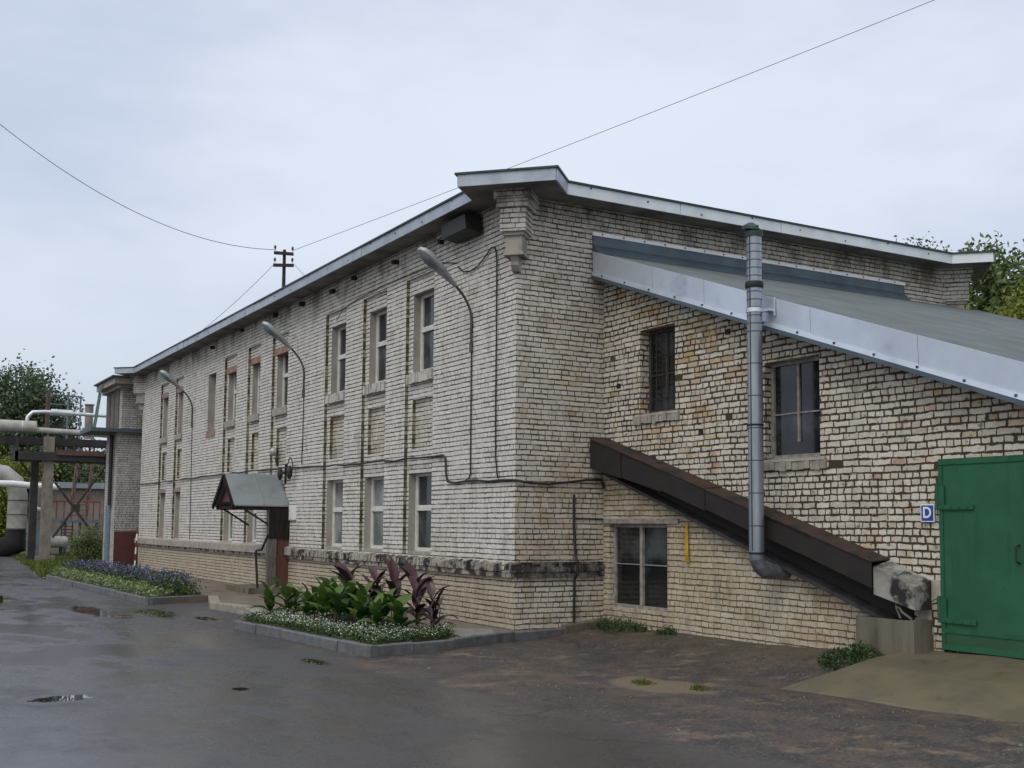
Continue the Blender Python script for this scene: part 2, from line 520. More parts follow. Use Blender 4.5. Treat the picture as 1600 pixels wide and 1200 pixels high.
M['lampgrey'] = simple('lamp_enamel', (0.38, 0.40, 0.41), (0.27, 0.29, 0.30), 0.4, 0.2, scale=8, bump=0.05)
M['lamparm'] = simple('lamp_arm_paint', (0.045, 0.045, 0.047), (0.10, 0.10, 0.10), 0.6, 0.2)
M['lens'] = simple('lamp_lens', (0.20, 0.22, 0.24), (0.13, 0.15, 0.16), 0.2, 0.0, bump=0.0)


def gate_mat():
    m, t, p, P, N = mat_base('green_gate_paint')
    x, y, z = t.sep(P)
    n1 = t.noise(P, 1.8, 5, 0.6)
    st = t.noise(t.vm('MULTIPLY', P, (7.0, 7.0, 0.5)), 1.0, 5, 0.65)
    c = t.mix(t.ss(n1, 0.35, 0.65), (0.016, 0.092, 0.044), (0.020, 0.110, 0.055))
    c = t.mix(t.ss(st, 0.54, 0.72, 0.0, 0.55), c, (0.010, 0.060, 0.030))
    sp = t.noise(P, 26.0, 4, 0.7)
    c = t.mix(t.m('MULTIPLY', t.ss(sp, 0.61, 0.66), t.ss(n1, 0.42, 0.6)), c, (0.055, 0.030, 0.018))
    dz = t.m('ADD', z, t.m('MULTIPLY', t.m('SUBTRACT', st, 0.5), 0.7))
    c = t.mix(t.ss(dz, 0.55, 0.05, 0.0, 0.6), c, (0.050, 0.048, 0.030))
    t.put(p.inputs['Base Color'], c)
    t.put(p.inputs['Roughness'], t.ss(n1, 0.3, 0.7, 0.52, 0.72))
    t.put(p.inputs['Specular IOR Level'], 0.3)
    dent = t.m('ADD', t.m('MULTIPLY', t.noise(P, 2.2, 2), 1.0), t.m('MULTIPLY', t.noise(P, 40, 3), 0.04))
    t.put(p.inputs['Normal'], t.bump(dent, 0.35, 0.05))
    return m


M['green'] = gate_mat()
M['green_l'] = simple('green_strap_paint', (0.020, 0.105, 0.052), (0.014, 0.080, 0.040), 0.6, scale=6, bump=0.1, spec=0.3)
M['blue'] = simple('blue_sign_enamel', (0.012, 0.06, 0.32), (0.010, 0.05, 0.26), 0.4, bump=0.0)
M['signwhite'] = simple('white_sign_enamel', (0.78, 0.78, 0.78), (0.7, 0.7, 0.7), 0.4, bump=0.0)
M['yellow'] = simple('yellow_tape', (0.50, 0.33, 0.02), (0.36, 0.23, 0.02), 0.6, bump=0.1)
M['canopy'] = simple('canopy_tin', (0.31, 0.34, 0.355), (0.24, 0.265, 0.28), 0.42, 0.4, scale=2.2, bump=0.06, c3=(0.16, 0.18, 0.185), c3t=(0.62, 0.8))
M['redboard'] = simple('red_brown_board', (0.13, 0.045, 0.035), (0.085, 0.03, 0.026), 0.7, scale=6, bump=0.2, streak=True)
M['darkboard'] = simple('dark_weathered_board', (0.016, 0.013, 0.012), (0.030, 0.026, 0.024), 0.9, spec=0.15, scale=5, bump=0.3, streak=True)
M['postgrey'] = simple('weathered_post', (0.15, 0.135, 0.12), (0.08, 0.07, 0.062), 0.9, scale=8, bump=0.3, streak=True)
M['garage'] = simple('maroon_door_paint', (0.10, 0.028, 0.026), (0.075, 0.022, 0.022), 0.6, scale=3, bump=0.1)
M['dbeam'] = simple('dark_painted_beam', (0.022, 0.020, 0.021), (0.045, 0.036, 0.034), 0.7, 0.1, scale=2.5)
M['rbeam'] = simple('red_lead_beam', (0.115, 0.055, 0.045), (0.07, 0.04, 0.035), 0.8, 0.0, scale=4, bump=0.2)
M['conc_col'] = simple('column_concrete', (0.23, 0.205, 0.175), (0.16, 0.14, 0.12), 0.9, scale=3, bump=0.2)
M['pipewhite'] = simple('lagging_cloth', (0.40, 0.39, 0.36), (0.30, 0.29, 0.27), 0.8, scale=3, bump=0.2, c3=(0.18, 0.17, 0.15), c3t=(0.6, 0.78))
M['pipetin'] = simple('bright_lagging_tin', (0.66, 0.68, 0.70), (0.50, 0.52, 0.54), 0.35, 0.5, scale=3, bump=0.05)
M['bluegrey'] = simple('blue_grey_paint', (0.13, 0.17, 0.205), (0.09, 0.12, 0.15), 0.6, scale=4)
M['bark'] = simple('bark', (0.065, 0.05, 0.038), (0.035, 0.028, 0.022), 0.95, scale=9, bump=0.7)
M['shedwall'] = simple('shed_render', (0.24, 0.20, 0.175), (0.17, 0.14, 0.125), 0.9, scale=1.8, bump=0.2)
M['shedroof'] = simple('shed_roof_edge', (0.26, 0.31, 0.33), (0.20, 0.24, 0.26), 0.7, scale=2)
M['orange'] = simple('orange_board', (0.45, 0.20, 0.03), None, 0.6)
M['black_rubber'] = simple('black_band', (0.012, 0.012, 0.013), None, 0.7)
M['wetsheet'] = simple('wet_tin_sheet', (0.40, 0.43, 0.45), (0.26, 0.28, 0.29), 0.25, 0.5, scale=4, bump=0.1, streak=False)
M['insul'] = simple('insulator_glass', (0.10, 0.12, 0.11), None, 0.3)
M['poledark'] = simple('tarred_pole', (0.022, 0.017, 0.017), (0.04, 0.032, 0.03), 0.85, scale=5)


def glass_mat(name, c1=(0.016, 0.019, 0.021), c2=(0.06, 0.068, 0.072), rough=0.06, ramp=(0.50, 0.68), sc=1.6):
    m, t, p, P, N = mat_base(name)
    n = t.noise(P, sc, 4, 0.55)
    t.put(p.inputs['Base Color'], t.mix(t.ss(n, *ramp), c1, c2))
    t.put(p.inputs['Roughness'], t.ss(t.noise(P, 6.0, 4), 0.3, 0.8, rough, rough + 0.14))
    t.put(p.inputs['Specular IOR Level'], 0.6)
    t.put(p.inputs['Normal'], t.bump(t.noise(P, 1.3, 2), 0.06, 0.05))
    return m


M['glass'] = glass_mat('window_glass')
M['glass_pale'] = glass_mat('curtained_glass', (0.05, 0.062, 0.062), (0.15, 0.165, 0.16), 0.12, (0.42, 0.66), 2.0)
M['glass_net'] = glass_mat('net_curtain_glass', (0.10, 0.115, 0.115), (0.24, 0.25, 0.24), 0.10, (0.40, 0.60), 1.4)
M['glass_dark'] = glass_mat('dark_glass', (0.010, 0.012, 0.013), (0.062, 0.074, 0.082), 0.06, (0.48, 0.74), 1.2)


def leaf_mat(name, cols, rough=0.5, trans=0.25, varscale=0.8):
    m, t, p, P, N = mat_base(name)
    g = t.new('ShaderNodeNewGeometry')
    r = g.outputs['Random Per Island']
    n = t.noise(P, varscale, 3)
    f = t.m('ADD', t.m('MULTIPLY', r, 0.55), t.m('MULTIPLY', n, 0.45))
    c = t.mix(t.ss(f, 0.25, 0.52), cols[0], cols[1])
    c = t.mix(t.ss(f, 0.50, 0.75), c, cols[2])
    t.put(p.inputs['Base Color'], c)
    t.put(p.inputs['Roughness'], rough)
    t.put(p.inputs['Specular IOR Level'], 0.35)
    if trans:
        tr = t.new('ShaderNodeBsdfTranslucent')
        t.put(tr.inputs['Color'], c)
        mx = t.new('ShaderNodeMixShader')
        mx.inputs[0].default_value = trans
        t.l.new(p.outputs[0], mx.inputs[1])
        t.l.new(tr.outputs[0], mx.inputs[2])
        out = [nd for nd in t.n if nd.type == 'OUTPUT_MATERIAL'][0]
        t.l.new(mx.outputs[0], out.inputs[0])
    return m


M['leaf_dark'] = leaf_mat('dark_tree_leaves', ((0.050, 0.078, 0.042), (0.085, 0.120, 0.062), (0.14, 0.175, 0.095)))
M['leaf_yel'] = leaf_mat('yellow_green_leaves', ((0.075, 0.098, 0.014), (0.15, 0.175, 0.022), (0.26, 0.27, 0.04)))
M['leaf_mid'] = leaf_mat('green_tree_leaves', ((0.055, 0.088, 0.028), (0.11, 0.155, 0.050), (0.21, 0.25, 0.10)))
M['leaf_canna'] = leaf_mat('green_canna_leaf', ((0.020, 0.060, 0.013), (0.040, 0.100, 0.018), (0.095, 0.160, 0.028)), 0.42, 0.3, 1.5)
M['leaf_canna_dark'] = leaf_mat('purple_canna_leaf', ((0.018, 0.010, 0.013), (0.036, 0.018, 0.024), (0.075, 0.036, 0.042)), 0.35, 0.15, 1.5)
M['stem'] = simple('canna_stem', (0.035, 0.04, 0.018), (0.03, 0.016, 0.015), 0.6, scale=9)
M['herb'] = leaf_mat('bedding_leaves', ((0.025, 0.050, 0.012), (0.05, 0.09, 0.022), (0.10, 0.14, 0.045)), 0.6, 0.2, 3.0)
M['herb_pale'] = leaf_mat('pale_bedding_leaves', ((0.09, 0.14, 0.045), (0.17, 0.23, 0.09), (0.32, 0.37, 0.20)), 0.6, 0.2, 3.0)
M['petal_white'] = leaf_mat('white_petals', ((0.30, 0.34, 0.26), (0.50, 0.53, 0.45), (0.70, 0.71, 0.66)), 0.6, 0.2, 3.0)
M['petal_purple'] = leaf_mat('lilac_petals', ((0.085, 0.072, 0.19), (0.14, 0.125, 0.30), (0.23, 0.21, 0.42)), 0.6, 0.2, 3.0)
M['grass'] = leaf_mat('lawn_blades', ((0.045, 0.068, 0.010), (0.085, 0.115, 0.014), (0.15, 0.17, 0.025)), 0.6, 0.2, 0.5)
M['weed'] = leaf_mat('weed_leaves', ((0.022, 0.045, 0.014), (0.045, 0.078, 0.022), (0.085, 0.115, 0.04)), 0.55, 0.2, 3.0)


# ground shaders
def ground_mat():
    m, t, p, P, N = mat_base('wet_asphalt_and_dirt')
    x, y, z = t.sep(P)
    big = t.noise(P, 0.35, 5, 0.6)
    midn = t.noise(P, 1.6, 5, 0.62)
    strk = t.noise(t.vm('MULTIPLY', P, (1.3, 0.55, 1)), 1.1, 5, 0.62)
    grit = t.noise(P, 55.0, 4, 0.7)
    grit2 = t.noise(P, 140.0, 2, 0.7)
    gr3 = t.noise(P, 26.0, 5, 0.75)
    asph = t.mix(t.ss(big, 0.35, 0.65), (0.054, 0.050, 0.051), (0.070, 0.064, 0.062))
    asph = t.mix(t.ss(midn, 0.52, 0.72, 0.0, 0.7), asph, (0.040, 0.039, 0.041))
    asph = t.mix(t.ss(gr3, 0.54, 0.66, 0.0, 0.6), asph, (0.125, 0.117, 0.108))
    asph = t.mix(t.ss(gr3, 0.46, 0.34, 0.0, 0.7), asph, (0.020, 0.019, 0.020))
    # worn verge along the wall: broken asphalt, reddish earth and grit
    ed = t.m('ADD', x, t.m('MULTIPLY', t.m('SUBTRACT', strk, 0.5), 2.4))
    ed = t.m('ADD', ed, t.m('MULTIPLY', t.m('ADD', y, 8.0), 0.03))
    dm = t.m('MULTIPLY', t.ss(ed, -3.45, -2.95), t.ss(t.m('ADD', y, t.m('MULTIPLY', midn, 1.0)), 1.3, 0.3))
    dirt = t.mix(t.ss(strk, 0.40, 0.60), (0.046, 0.040, 0.038), (0.082, 0.060, 0.046))
    dirt = t.mix(t.ss(midn, 0.56, 0.70, 0.0, 0.9), dirt, (0.185, 0.130, 0.088))
    dirt = t.mix(t.ss(t.noise(P, 2.9, 6, 0.7), 0.50, 0.60, 0.0, 0.85), dirt, (0.030, 0.028, 0.029))
    dirt = t.mix(t.ss(t.noise(t.vm('MULTIPLY', P, (0.8, 1.6, 1.0)), 2.2, 6, 0.7), 0.57, 0.66, 0.0, 0.6), dirt, (0.17, 0.14, 0.105))
    dirt = t.mix(t.ss(gr3, 0.54, 0.64, 0.0, 0.75), dirt, (0.165, 0.138, 0.112))
    dirt = t.mix(t.ss(gr3, 0.46, 0.36, 0.0, 0.8), dirt, (0.024, 0.021, 0.021))
    # the foot of the wall is mossy
    mo = t.m('MULTIPLY', t.ss(t.m('ADD', x, t.m('MULTIPLY', midn, 1.2)), 1.3, 2.0), t.ss(t.noise(P, 3.0, 4), 0.42, 0.62))
    dirt = t.mix(t.m('MULTIPLY', mo, 0.7), dirt, (0.060, 0.058, 0.020))
    sx_ = t.m('DIVIDE', t.m('ADD', x, 1.2), 0.42)
    sy_ = t.m('DIVIDE', t.m('ADD', y, 5.2), 0.95)
    sdist = t.m('SUBTRACT', t.m('SQRT', t.m('ADD', t.m('MULTIPLY', sx_, sx_), t.m('MULTIPLY', sy_, sy_))), t.m('MULTIPLY', t.m('SUBTRACT', t.noise(P, 2.0, 5, 0.65), 0.5), 1.6))
    dirt = t.mix(t.ss(sdist, 1.1, 0.6, 0.0, 0.85), dirt, (0.165, 0.128, 0.082))
    c = t.mix(dm, asph, dirt)
    far = t.m('MAXIMUM', t.ss(y, 60.0, 75.0), t.ss(x, 3.5, 6.0))
    c = t.mix(far, c, (0.055, 0.07, 0.022))
    # thin sandy wash lines on the road
    sl = t.m('MULTIPLY', t.ss(strk, 0.60, 0.70), t.ss(x, -7.0, -4.0))
    c = t.mix(t.m('MULTIPLY', sl, 0.35), c, (0.11, 0.085, 0.066))
    cr = t.new('ShaderNodeTexVoronoi', feature='DISTANCE_TO_EDGE')
    t.put(cr.inputs['Vector'], t.vm('ADD', P, t.vm('SCALE', t.noisec(P, 1.6, 4), scale=0.9)))
    t.put(cr.inputs['Scale'], 0.28)
    crack = t.m('MULTIPLY', t.ss(cr.outputs[0], 0.010, 0.0), t.ss(big, 0.45, 0.6))
    c = t.mix(t.m('MULTIPLY', crack, 0.75), c, (0.014, 0.013, 0.013))
    wet = t.m('MULTIPLY', t.ss(t.m('ADD', t.m('MULTIPLY', big, 0.6), t.m('MULTIPLY', strk, 0.4)), 0.36, 0.56), t.m('SUBTRACT', 1.0, t.m('MULTIPLY', dm, 0.85)))
    wet = t.m('MULTIPLY', wet, t.ss(x, -1.0, -5.0, 0.25, 1.0))
    c = t.mix(t.m('MULTIPLY', wet, 0.35), c, (0.030, 0.031, 0.034))
    # standing water in the dips: dark wet rim, mirror-smooth middle
    pn = t.m('ADD', t.m('MULTIPLY', t.m('SUBTRACT', t.noise(P, 2.3, 5, 0.65), 0.5), 1.5), t.m('MULTIPLY', t.m('SUBTRACT', t.noise(P, 9.0, 3, 0.6), 0.5), 0.5))
    pm = None
    for (cx, cy, rx, ry) in ((-4.75, 8.3, 0.30, 1.5), (-4.5, 6.6, 0.22, 0.6), (-3.75, 7.2, 0.34, 1.5), (-3.2, 5.5, 0.2, 0.7), (-7.0, -3.25, 0.36, 0.24), (-3.76, -1.45, 0.11, 0.4), (-5.28, -3.4, 0.09, 0.13), (-5.9, 12.5, 0.4, 1.6)):
        ex = t.m('DIVIDE', t.m('SUBTRACT', x, cx), rx)
        ey = t.m('DIVIDE', t.m('SUBTRACT', y, cy), ry)
        dd = t.m('SUBTRACT', t.m('SQRT', t.m('ADD', t.m('MULTIPLY', ex, ex), t.m('MULTIPLY', ey, ey))), pn)
        pm = dd if pm is None else t.m('MINIMUM', pm, dd)
    pud = t.ss(pm, 0.95, 0.78)
    rim = t.ss(pm, 1.9, 0.9)
    c = t.mix(t.m('MULTIPLY', rim, 0.5), c, (0.026, 0.025, 0.026))
    c = t.mix(pud, c, (0.022, 0.020, 0.018))
    t.put(p.inputs['Base Color'], c)
    wet = t.m('MAXIMUM', wet, t.m('MULTIPLY', rim, 0.8))
    r = t.mix(wet, 0.62, 0.16)
    rr_ = t.m('ADD', r, t.m('MULTIPLY', t.m('SUBTRACT', grit, 0.5), 0.25), clamp=True)
    t.put(p.inputs['Roughness'], t.m('MULTIPLY', rr_, t.m('SUBTRACT', 1.0, t.m('MULTIPLY', pud, 0.95))))
    t.put(p.inputs['Specular IOR Level'], 0.5)
    hh = t.m('ADD', t.m('MULTIPLY', t.m('ADD', grit, t.m('MULTIPLY', gr3, 1.5)), 0.7), t.m('ADD', t.m('MULTIPLY', grit2, 0.25), t.m('MULTIPLY', midn, 1.4)))
    t.put(p.inputs['Normal'], t.bump(hh, t.m('MULTIPLY', t.m('MULTIPLY', t.mix(dm, 0.34, 0.85), t.m('SUBTRACT', 1.0, pud)), t.m('SUBTRACT', 1.0, t.m('MULTIPLY', wet, 0.6))), 0.012))
    return m


M['ground'] = ground_mat()


RZ = -0.12          # level of the road


def sstep(a, b, x):
    t = max(0.0, min(1.0, (x - a) / (b - a)))
    return t * t * (3 - 2 * t)


def ground_h(x, y):
    h = RZ
    if -14 < x < 6 and -16 < y < 6:
        k = sstep(0.2, 1.66, x) * sstep(1.0, -0.8, y)
        h += k * (0.18 + 0.12 * sstep(-3.5, -6.5, y))
        d = sstep(-3.6, -2.4, x) * sstep(0.4, -1.2, y)
        h += d * 0.022 * mnoise.fractal(Vector((x * 1.1, y * 1.1, 0.3)), 1.0, 2.0, 4)
        h += 0.006 * mnoise.noise(Vector((x * 0.5, y * 0.5, 7.0)))
    return h


# ------------------------------------------------------------------ ground
def axis_lines(a0, a1, step, ext):
    ls = []
    v = a0
    while v <= a1 + 1e-6:
        ls.append(v)
        v += step
    return sorted([-e for e in ext if -e < a0] + ls + [e for e in ext if e > a1])


gxs = axis_lines(-12, 5, 0.2, [18, 30, 50, 90, 160, 300, 600])
gys = axis_lines(-15.4, 4, 0.2, [-18, -30, -60, -120, -300, 6, 9, 13, 18, 25, 40, 70, 120, 250, 600])
gys = sorted(gys + [18, -18])
gys = sorted(set(gys) | {6, 9, 13, 25, 40, 70, 120, 250, 600})
mb = MB()
nxg, nyg = len(gxs), len(gys)
for yy in gys:
    for xx in gxs:
        mb.v.append((xx, yy, ground_h(xx, yy)))
for j in range(nyg - 1):
    for i in range(nxg - 1):
        a = j * nxg + i
        mb.f.append((a, a + 1, a + nxg + 1, a + nxg))
        mb.mi.append(0)
structure(mb.build('road', M['ground'], smooth=True))

# concrete apron round the building, inside the kerbs
apron_poly = [(1.25, 0.02), (-0.2, -0.36), (-1.5, -0.93), (-2.93, -1.28), (-3.33, 3.3), (-2.66, 3.7), (-2.30, 6.0), (-2.5, 7.8), (-1.95, 9.95), (-3.33, 9.45),
              (-3.66, 21.2), (-3.3, 22.6), (-0.5, 24.2), (0.25, 26.2), (0.25, 0.02)]
mb = MB()
mb.prism([(x, y, -0.3) for x, y in reversed(apron_poly)], (0, 0, 0.3))
structure(mb.build('apron', M['apron']))

# concrete ramp to the green gate
rp = [[(-0.22, -5.95, RZ - 0.02), (0.62, -6.28, 0.10), (1.64, -6.25, 0.262)],
      [(-0.10, -6.9, RZ - 0.02), (0.70, -6.9, 0.10), (1.66, -6.9, 0.262)],
      [(0.05, -8.7, RZ - 0.02), (0.75, -8.7, 0.10), (1.66, -8.7, 0.262)],
      [(0.0, -12.5, RZ - 0.02), (0.75, -12.5, 0.10), (1.66, -12.5, 0.262)]]
mb = MB()
fine = []
for a, b in zip(rp[:-1], rp[1:]):
    for q in range(8):
        f = q / 8
        rowp = []
        for s0, s1, e0, e1 in ((a[0], a[1], b[0], b[1]), (a[1], a[2], b[1], b[2])):
            for r in range(8):
                g = r / 8
                pA = Vector(s0).lerp(Vector(s1), g)
                pB = Vector(e0).lerp(Vector(e1), g)
                rowp.append(pA.lerp(pB, f))
        rowp.append(Vector(a[2]).lerp(Vector(b[2]), f))
        fine.append(rowp)
for rowp in fine:
    for q, pnt in enumerate(rowp):
        k = 0.5 if q == 0 else 1.0
        pnt.z += 0.02 * mnoise.noise(pnt * 1.3) + 0.035 * math.sin(min(q, 16) / 16 * PI)
        if q == 0:
            pnt.x += 0.22 * mnoise.noise(pnt * 1.7) + 0.06 * mnoise.noise(pnt * 6)
            pnt.z = RZ - 0.03
for r0, r1 in zip(fine[:-1], fine[1:]):
    for q in range(len(r0) - 1):
        mb.face([r0[q], r1[q], r1[q + 1], r0[q + 1]])
for q in range(16):
    a, b = fine[0][q], fine[0][q + 1]
    mb.face([a - Vector((0, 0, 0.3)), a, b, b - Vector((0, 0, 0.3))])
structure(mb.build('ramp', M['ramp'], smooth=True, angle=40))


# ------------------------------------------------------------------ leaves in bulk
RNG = random.Random(11)


def leafquad(mb, c, size, up=0.0, mi=0, asp=0.6, rng=RNG):
    d = Vector((rng.gauss(0, 1), rng.gauss(0, 1), rng.gauss(0, 1) + up))
    if d.length < 1e-4:
        d = Vector((0, 0, 1))
    d.normalize()
    a = d.orthogonal().normalized()
    a = Matrix.Rotation(rng.uniform(0, 2 * PI), 3, d) @ a
    b = d.cross(a)
    a *= size * 0.5
    b *= size * 0.5 * asp
    c = Vector(c)
    bend = d * size * rng.uniform(-0.15, 0.15)
    mb.face([c - a, c + b * 0.9 + bend, c + a, c - b * 0.9 + bend], mi)


def blades(mb, pt, h, n, spread, rng=RNG, wd=0.012, mi=0):
    for _ in range(n):
        a = rng.uniform(0, 2 * PI)
        r = rng.uniform(0, spread)
        b = Vector((pt[0] + r * math.cos(a), pt[1] + r * math.sin(a), pt[2]))
        l = rng.uniform(0, 0.6) * h
        th = rng.uniform(0, 2 * PI)
        top = b + Vector((math.cos(th) * l, math.sin(th) * l, h * rng.uniform(0.6, 1.1)))
        s_ = Vector((-math.sin(th), math.cos(th), 0)) * wd
        mb.face([b - s_, b + s_, top], mi)


# lawn: base sheet and blades
lawn_poly = [(-3.72, 21.6), (-3.62, 22.6), (-3.45, 24.0), (-3.2, 26.0), (-2.95, 28.5), (-2.65, 32), (-2.4, 36), (-2.15, 40), (-1.9, 45), (-1.6, 50), (-1.2, 60), (9, 60), (9, 26.5), (0.3, 26.3), (-0.5, 24.3), (-3.3, 22.7)]
mb = MB()
mb.face([(x, y, RZ + 0.02) for x, y in lawn_poly])
mlg = simple('lawn_base', (0.060, 0.075, 0.014), (0.10, 0.105, 0.02), 0.9, scale=0.8, bump=0.5, c3=(0.035, 0.045, 0.01), c3t=(0.55, 0.7))
structure(mb.build('lawn', mlg))
mb = MB()
for _ in range(5200):
    y = 22.5 + 26 * RNG.random() ** 1.6
    x0 = -3.62 + (y - 22.5) * 0.078
    x = RNG.uniform(x0, 2.0)
    if y < 26.3 and x > -0.4:
        continue
    if y < 24.3 and x > -3.3 + (y - 22.7) * 1.7:
        continue
    blades(mb, (x, y, RZ + 0.015), RNG.uniform(0.06, 0.18), 3, 0.12, wd=0.02)
tag(mb.build('grass', M['grass']), 'yellow green mown grass on the lawn below the pipe trestle', 'grass', kind='stuff')

# ------------------------------------------------------------------ the two-storey building
XC = 10.22      # width of the gable
YF = 26.2       # length of the front
ZS = 6.80       # soffit
BLD = thing('brick_building', (0, 0, 0), 'long two storey whitewashed brick building with narrow windows and overhanging tin edged roof', 'building')

BAYS = [  # y0, y1, kind
    (2.92, 4.10, 'near'), (5.00, 6.18, 'near'), (7.10, 8.28, 'near'),
    (10.74, 11.92, 'door'), (12.86, 13.90, 'mid'), (14.92, 16.06, 'mid'),
    (16.90, 17.68, 'single'),
    (20.55, 21.52, 'far'), (22.45, 23.52, 'far')]
Z_BASE, Z_LED, Z_BAYT = -0.1, 1.06, 6.17
openings = []   # (y0,y1,z0,z1)
panels = []
bays = []
for y0, y1, k in BAYS:
    if k == 'single':
        openings.append((y0, y1, 4.22, 5.88))
        continue
    bays.append((y0, y1))
    fr = 0.20 if k != 'far' else 0.14
    openings.append((y0 + 0.06, y1 - fr, 4.38, 5.86))
    panels.append((y0 + 0.06, y1 - fr - (0.06 if k != 'near' else 0.0), 2.98, 3.90))
    if k != 'door':
        openings.append((y0 + 0.06, y1 - 0.09, 1.10, 2.54 if k != 'far' else 2.66))
bay_bot = 1.06


def relief(origin, U, N, us, zs, depth, matf, mats, thick_open=0.34):
    """wall of rectangular cells set back by depth(u,z); returns MB"""
    U, N = Vector(U), Vector(N)
    O = Vector(origin)
    mb = MB()
    nu, nz_ = len(us) - 1, len(zs) - 1
    D = [[depth((us[i] + us[i + 1]) / 2, (zs[j] + zs[j + 1]) / 2) for j in range(nz_)] for i in range(nu)]

    def P(u, z, d):
        return O + U * u + Vector((0, 0, z)) - N * d
    for i in range(nu):
        for j in range(nz_):
            d = D[i][j]
            mb.face([P(us[i], zs[j], d), P(us[i + 1], zs[j], d), P(us[i + 1], zs[j + 1], d), P(us[i], zs[j + 1], d)], matf(d, None, 'f'))
            if i + 1 < nu and abs(D[i + 1][j] - d) > 1e-6:
                d2 = D[i + 1][j]
                mb.face([P(us[i + 1], zs[j], d), P(us[i + 1], zs[j], d2), P(us[i + 1], zs[j + 1], d2), P(us[i + 1], zs[j + 1], d)], matf(d, d2, 'v'))
            if j + 1 < nz_ and abs(D[i][j + 1] - d) > 1e-6:
                d2 = D[i][j + 1]
                mb.face([P(us[i], zs[j + 1], d), P(us[i + 1], zs[j + 1], d), P(us[i + 1], zs[j + 1], d2), P(us[i], zs[j + 1], d2)], matf(d, d2, 'h'))
    return mb


def inr(v, a, b):
    return a < v < b


def fac_depth(u, z):
    y = -u
    for (a, b, c, d) in openings:
        if inr(y, a, b) and inr(z, c, d):
            return 0.30
    for (a, b, c, d) in panels:
        if inr(y, a, b) and inr(z, c, d):
            return 0.13
    for (a, b) in bays:
        if inr(y, a, b) and inr(z, bay_bot, Z_BAYT):
            return 0.065
    return 0.0


def fac_mat(d, d2, kind):
    if d2 is None:
        return 1 if d > 0.25 else (4 if d > 0.1 else 0)
    if max(d, d2) > 0.25:
        return 1
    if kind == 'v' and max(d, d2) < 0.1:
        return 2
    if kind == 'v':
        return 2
    return 0


us = sorted(set([-YF, 0.0] + [-v for b in bays for v in b] + [-v for o in openings for v in o[:2]] + [-v for o in panels for v in o[:2]]))
zs = sorted(set([Z_BASE, ZS + 0.05, bay_bot, Z_BAYT] + [v for o in openings for v in o[2:]] + [v for o in panels for v in o[2:]]))
wall = relief((0, 0, 0), (0, -1, 0), (-1, 0, 0), us, zs, fac_depth, fac_mat, None)
# gable and the two unseen sides, rear
wall.face([(0, 0, Z_BASE), (XC, 0, Z_BASE), (XC, 0, ZS + 0.05), (0, 0, ZS + 0.05)], 3)
wall.face([(XC, 0, Z_BASE), (XC, YF, Z_BASE), (XC, YF, ZS + 0.05), (XC, 0, ZS + 0.05)], 3)
wall.face([(XC, YF, Z_BASE), (0, YF, Z_BASE), (0, YF, ZS + 0.05), (XC, YF, ZS + 0.05)], 3)
wall.build('wall', [M['brick'], M['plaster'], M['moss'], M['brick_gable'], M['brick_panel']], BLD)


def sill_bricks(mb, y0, y1, z0, z1, out, rng, wd=0.083, back=0.1):
    y = y0
    while y < y1 - 0.02:
        w_ = min(wd * rng.uniform(0.9, 1.1), y1 - y)
        o_ = out + rng.uniform(-0.018, 0.012)
        zt = z1 + rng.uniform(-0.012, 0.006)
        mb.box(-o_, back, y + 0.004, y + w_ - 0.004, z0 + rng.uniform(-0.004, 0.006), zt, 0)
        y += w_


def make_window(parent, y0, y1, z0, z1, xf, glass, frame_m, kind):
    """casement set in an opening of a wall facing -x; xf = x of the frame's outer face"""
    mb = MB()
    t = 0.055
    dpt = 0.06
    mb.box(xf, xf + dpt, y0, y0 + t, z0, z1)
    mb.box(xf, xf + dpt, y1 - t, y1, z0, z1)
    mb.box(xf, xf + dpt, y0 + t, y1 - t, z0, z0 + t)
    mb.box(xf, xf + dpt, y0 + t, y1 - t, z1 - t, z1)
    zt = z0 + (z1 - z0) * 0.55
    if kind == 'transom':
        mb.box(xf - 0.012, xf + dpt - 0.012, y0 + t, y1 - t, zt - 0.035, zt + 0.035)
        for (za, zb__) in ((z0 + t, zt - 0.035), (zt + 0.035, z1 - t)):    # sashes
            mb.box(xf + 0.006, xf + 0.034, y0 + t, y0 + t + 0.035, za, zb__)
            mb.box(xf + 0.006, xf + 0.034, y1 - t - 0.035, y1 - t, za, zb__)
            mb.box(xf + 0.008, xf + 0.034, y0 + t + 0.035, y1 - t - 0.035, za, za + 0.03)
    elif kind == 'double':
        ym = (y0 + y1) / 2
        mb.box(xf - 0.01, xf + dpt - 0.01, ym - 0.035, ym + 0.035, z0 + t, z1 - t)
        zt = z0 + (z1 - z0) * 0.52
        for (a, b) in ((y0 + t, ym - 0.035), (ym + 0.035, y1 - t)):
            mb.box(xf + 0.01, xf + 0.03, a, b, zt - 0.008, zt + 0.008)
    elif kind == 'cross':
        ym = y0 + (y1 - y0) * 0.5
        mb.box(xf + 0.008, xf + dpt - 0.02, ym - 0.016, ym + 0.016, z0 + 0.22, z1 - t)
        zt = z0 + (z1 - z0) * 0.46
        mb.box(xf + 0.012, xf + 0.03, y0 + t, y1 - t, zt - 0.009, zt + 0.009)
    wnd = mb.build('window', frame_m, parent)
    g = MB()
    g.box(xf + 0.035, xf + 0.045, y0 + t * 0.5, y1 - t * 0.5, z0 + t * 0.5, z1 - t * 0.5)
    g.build('pane', glass, wnd)
    return wnd


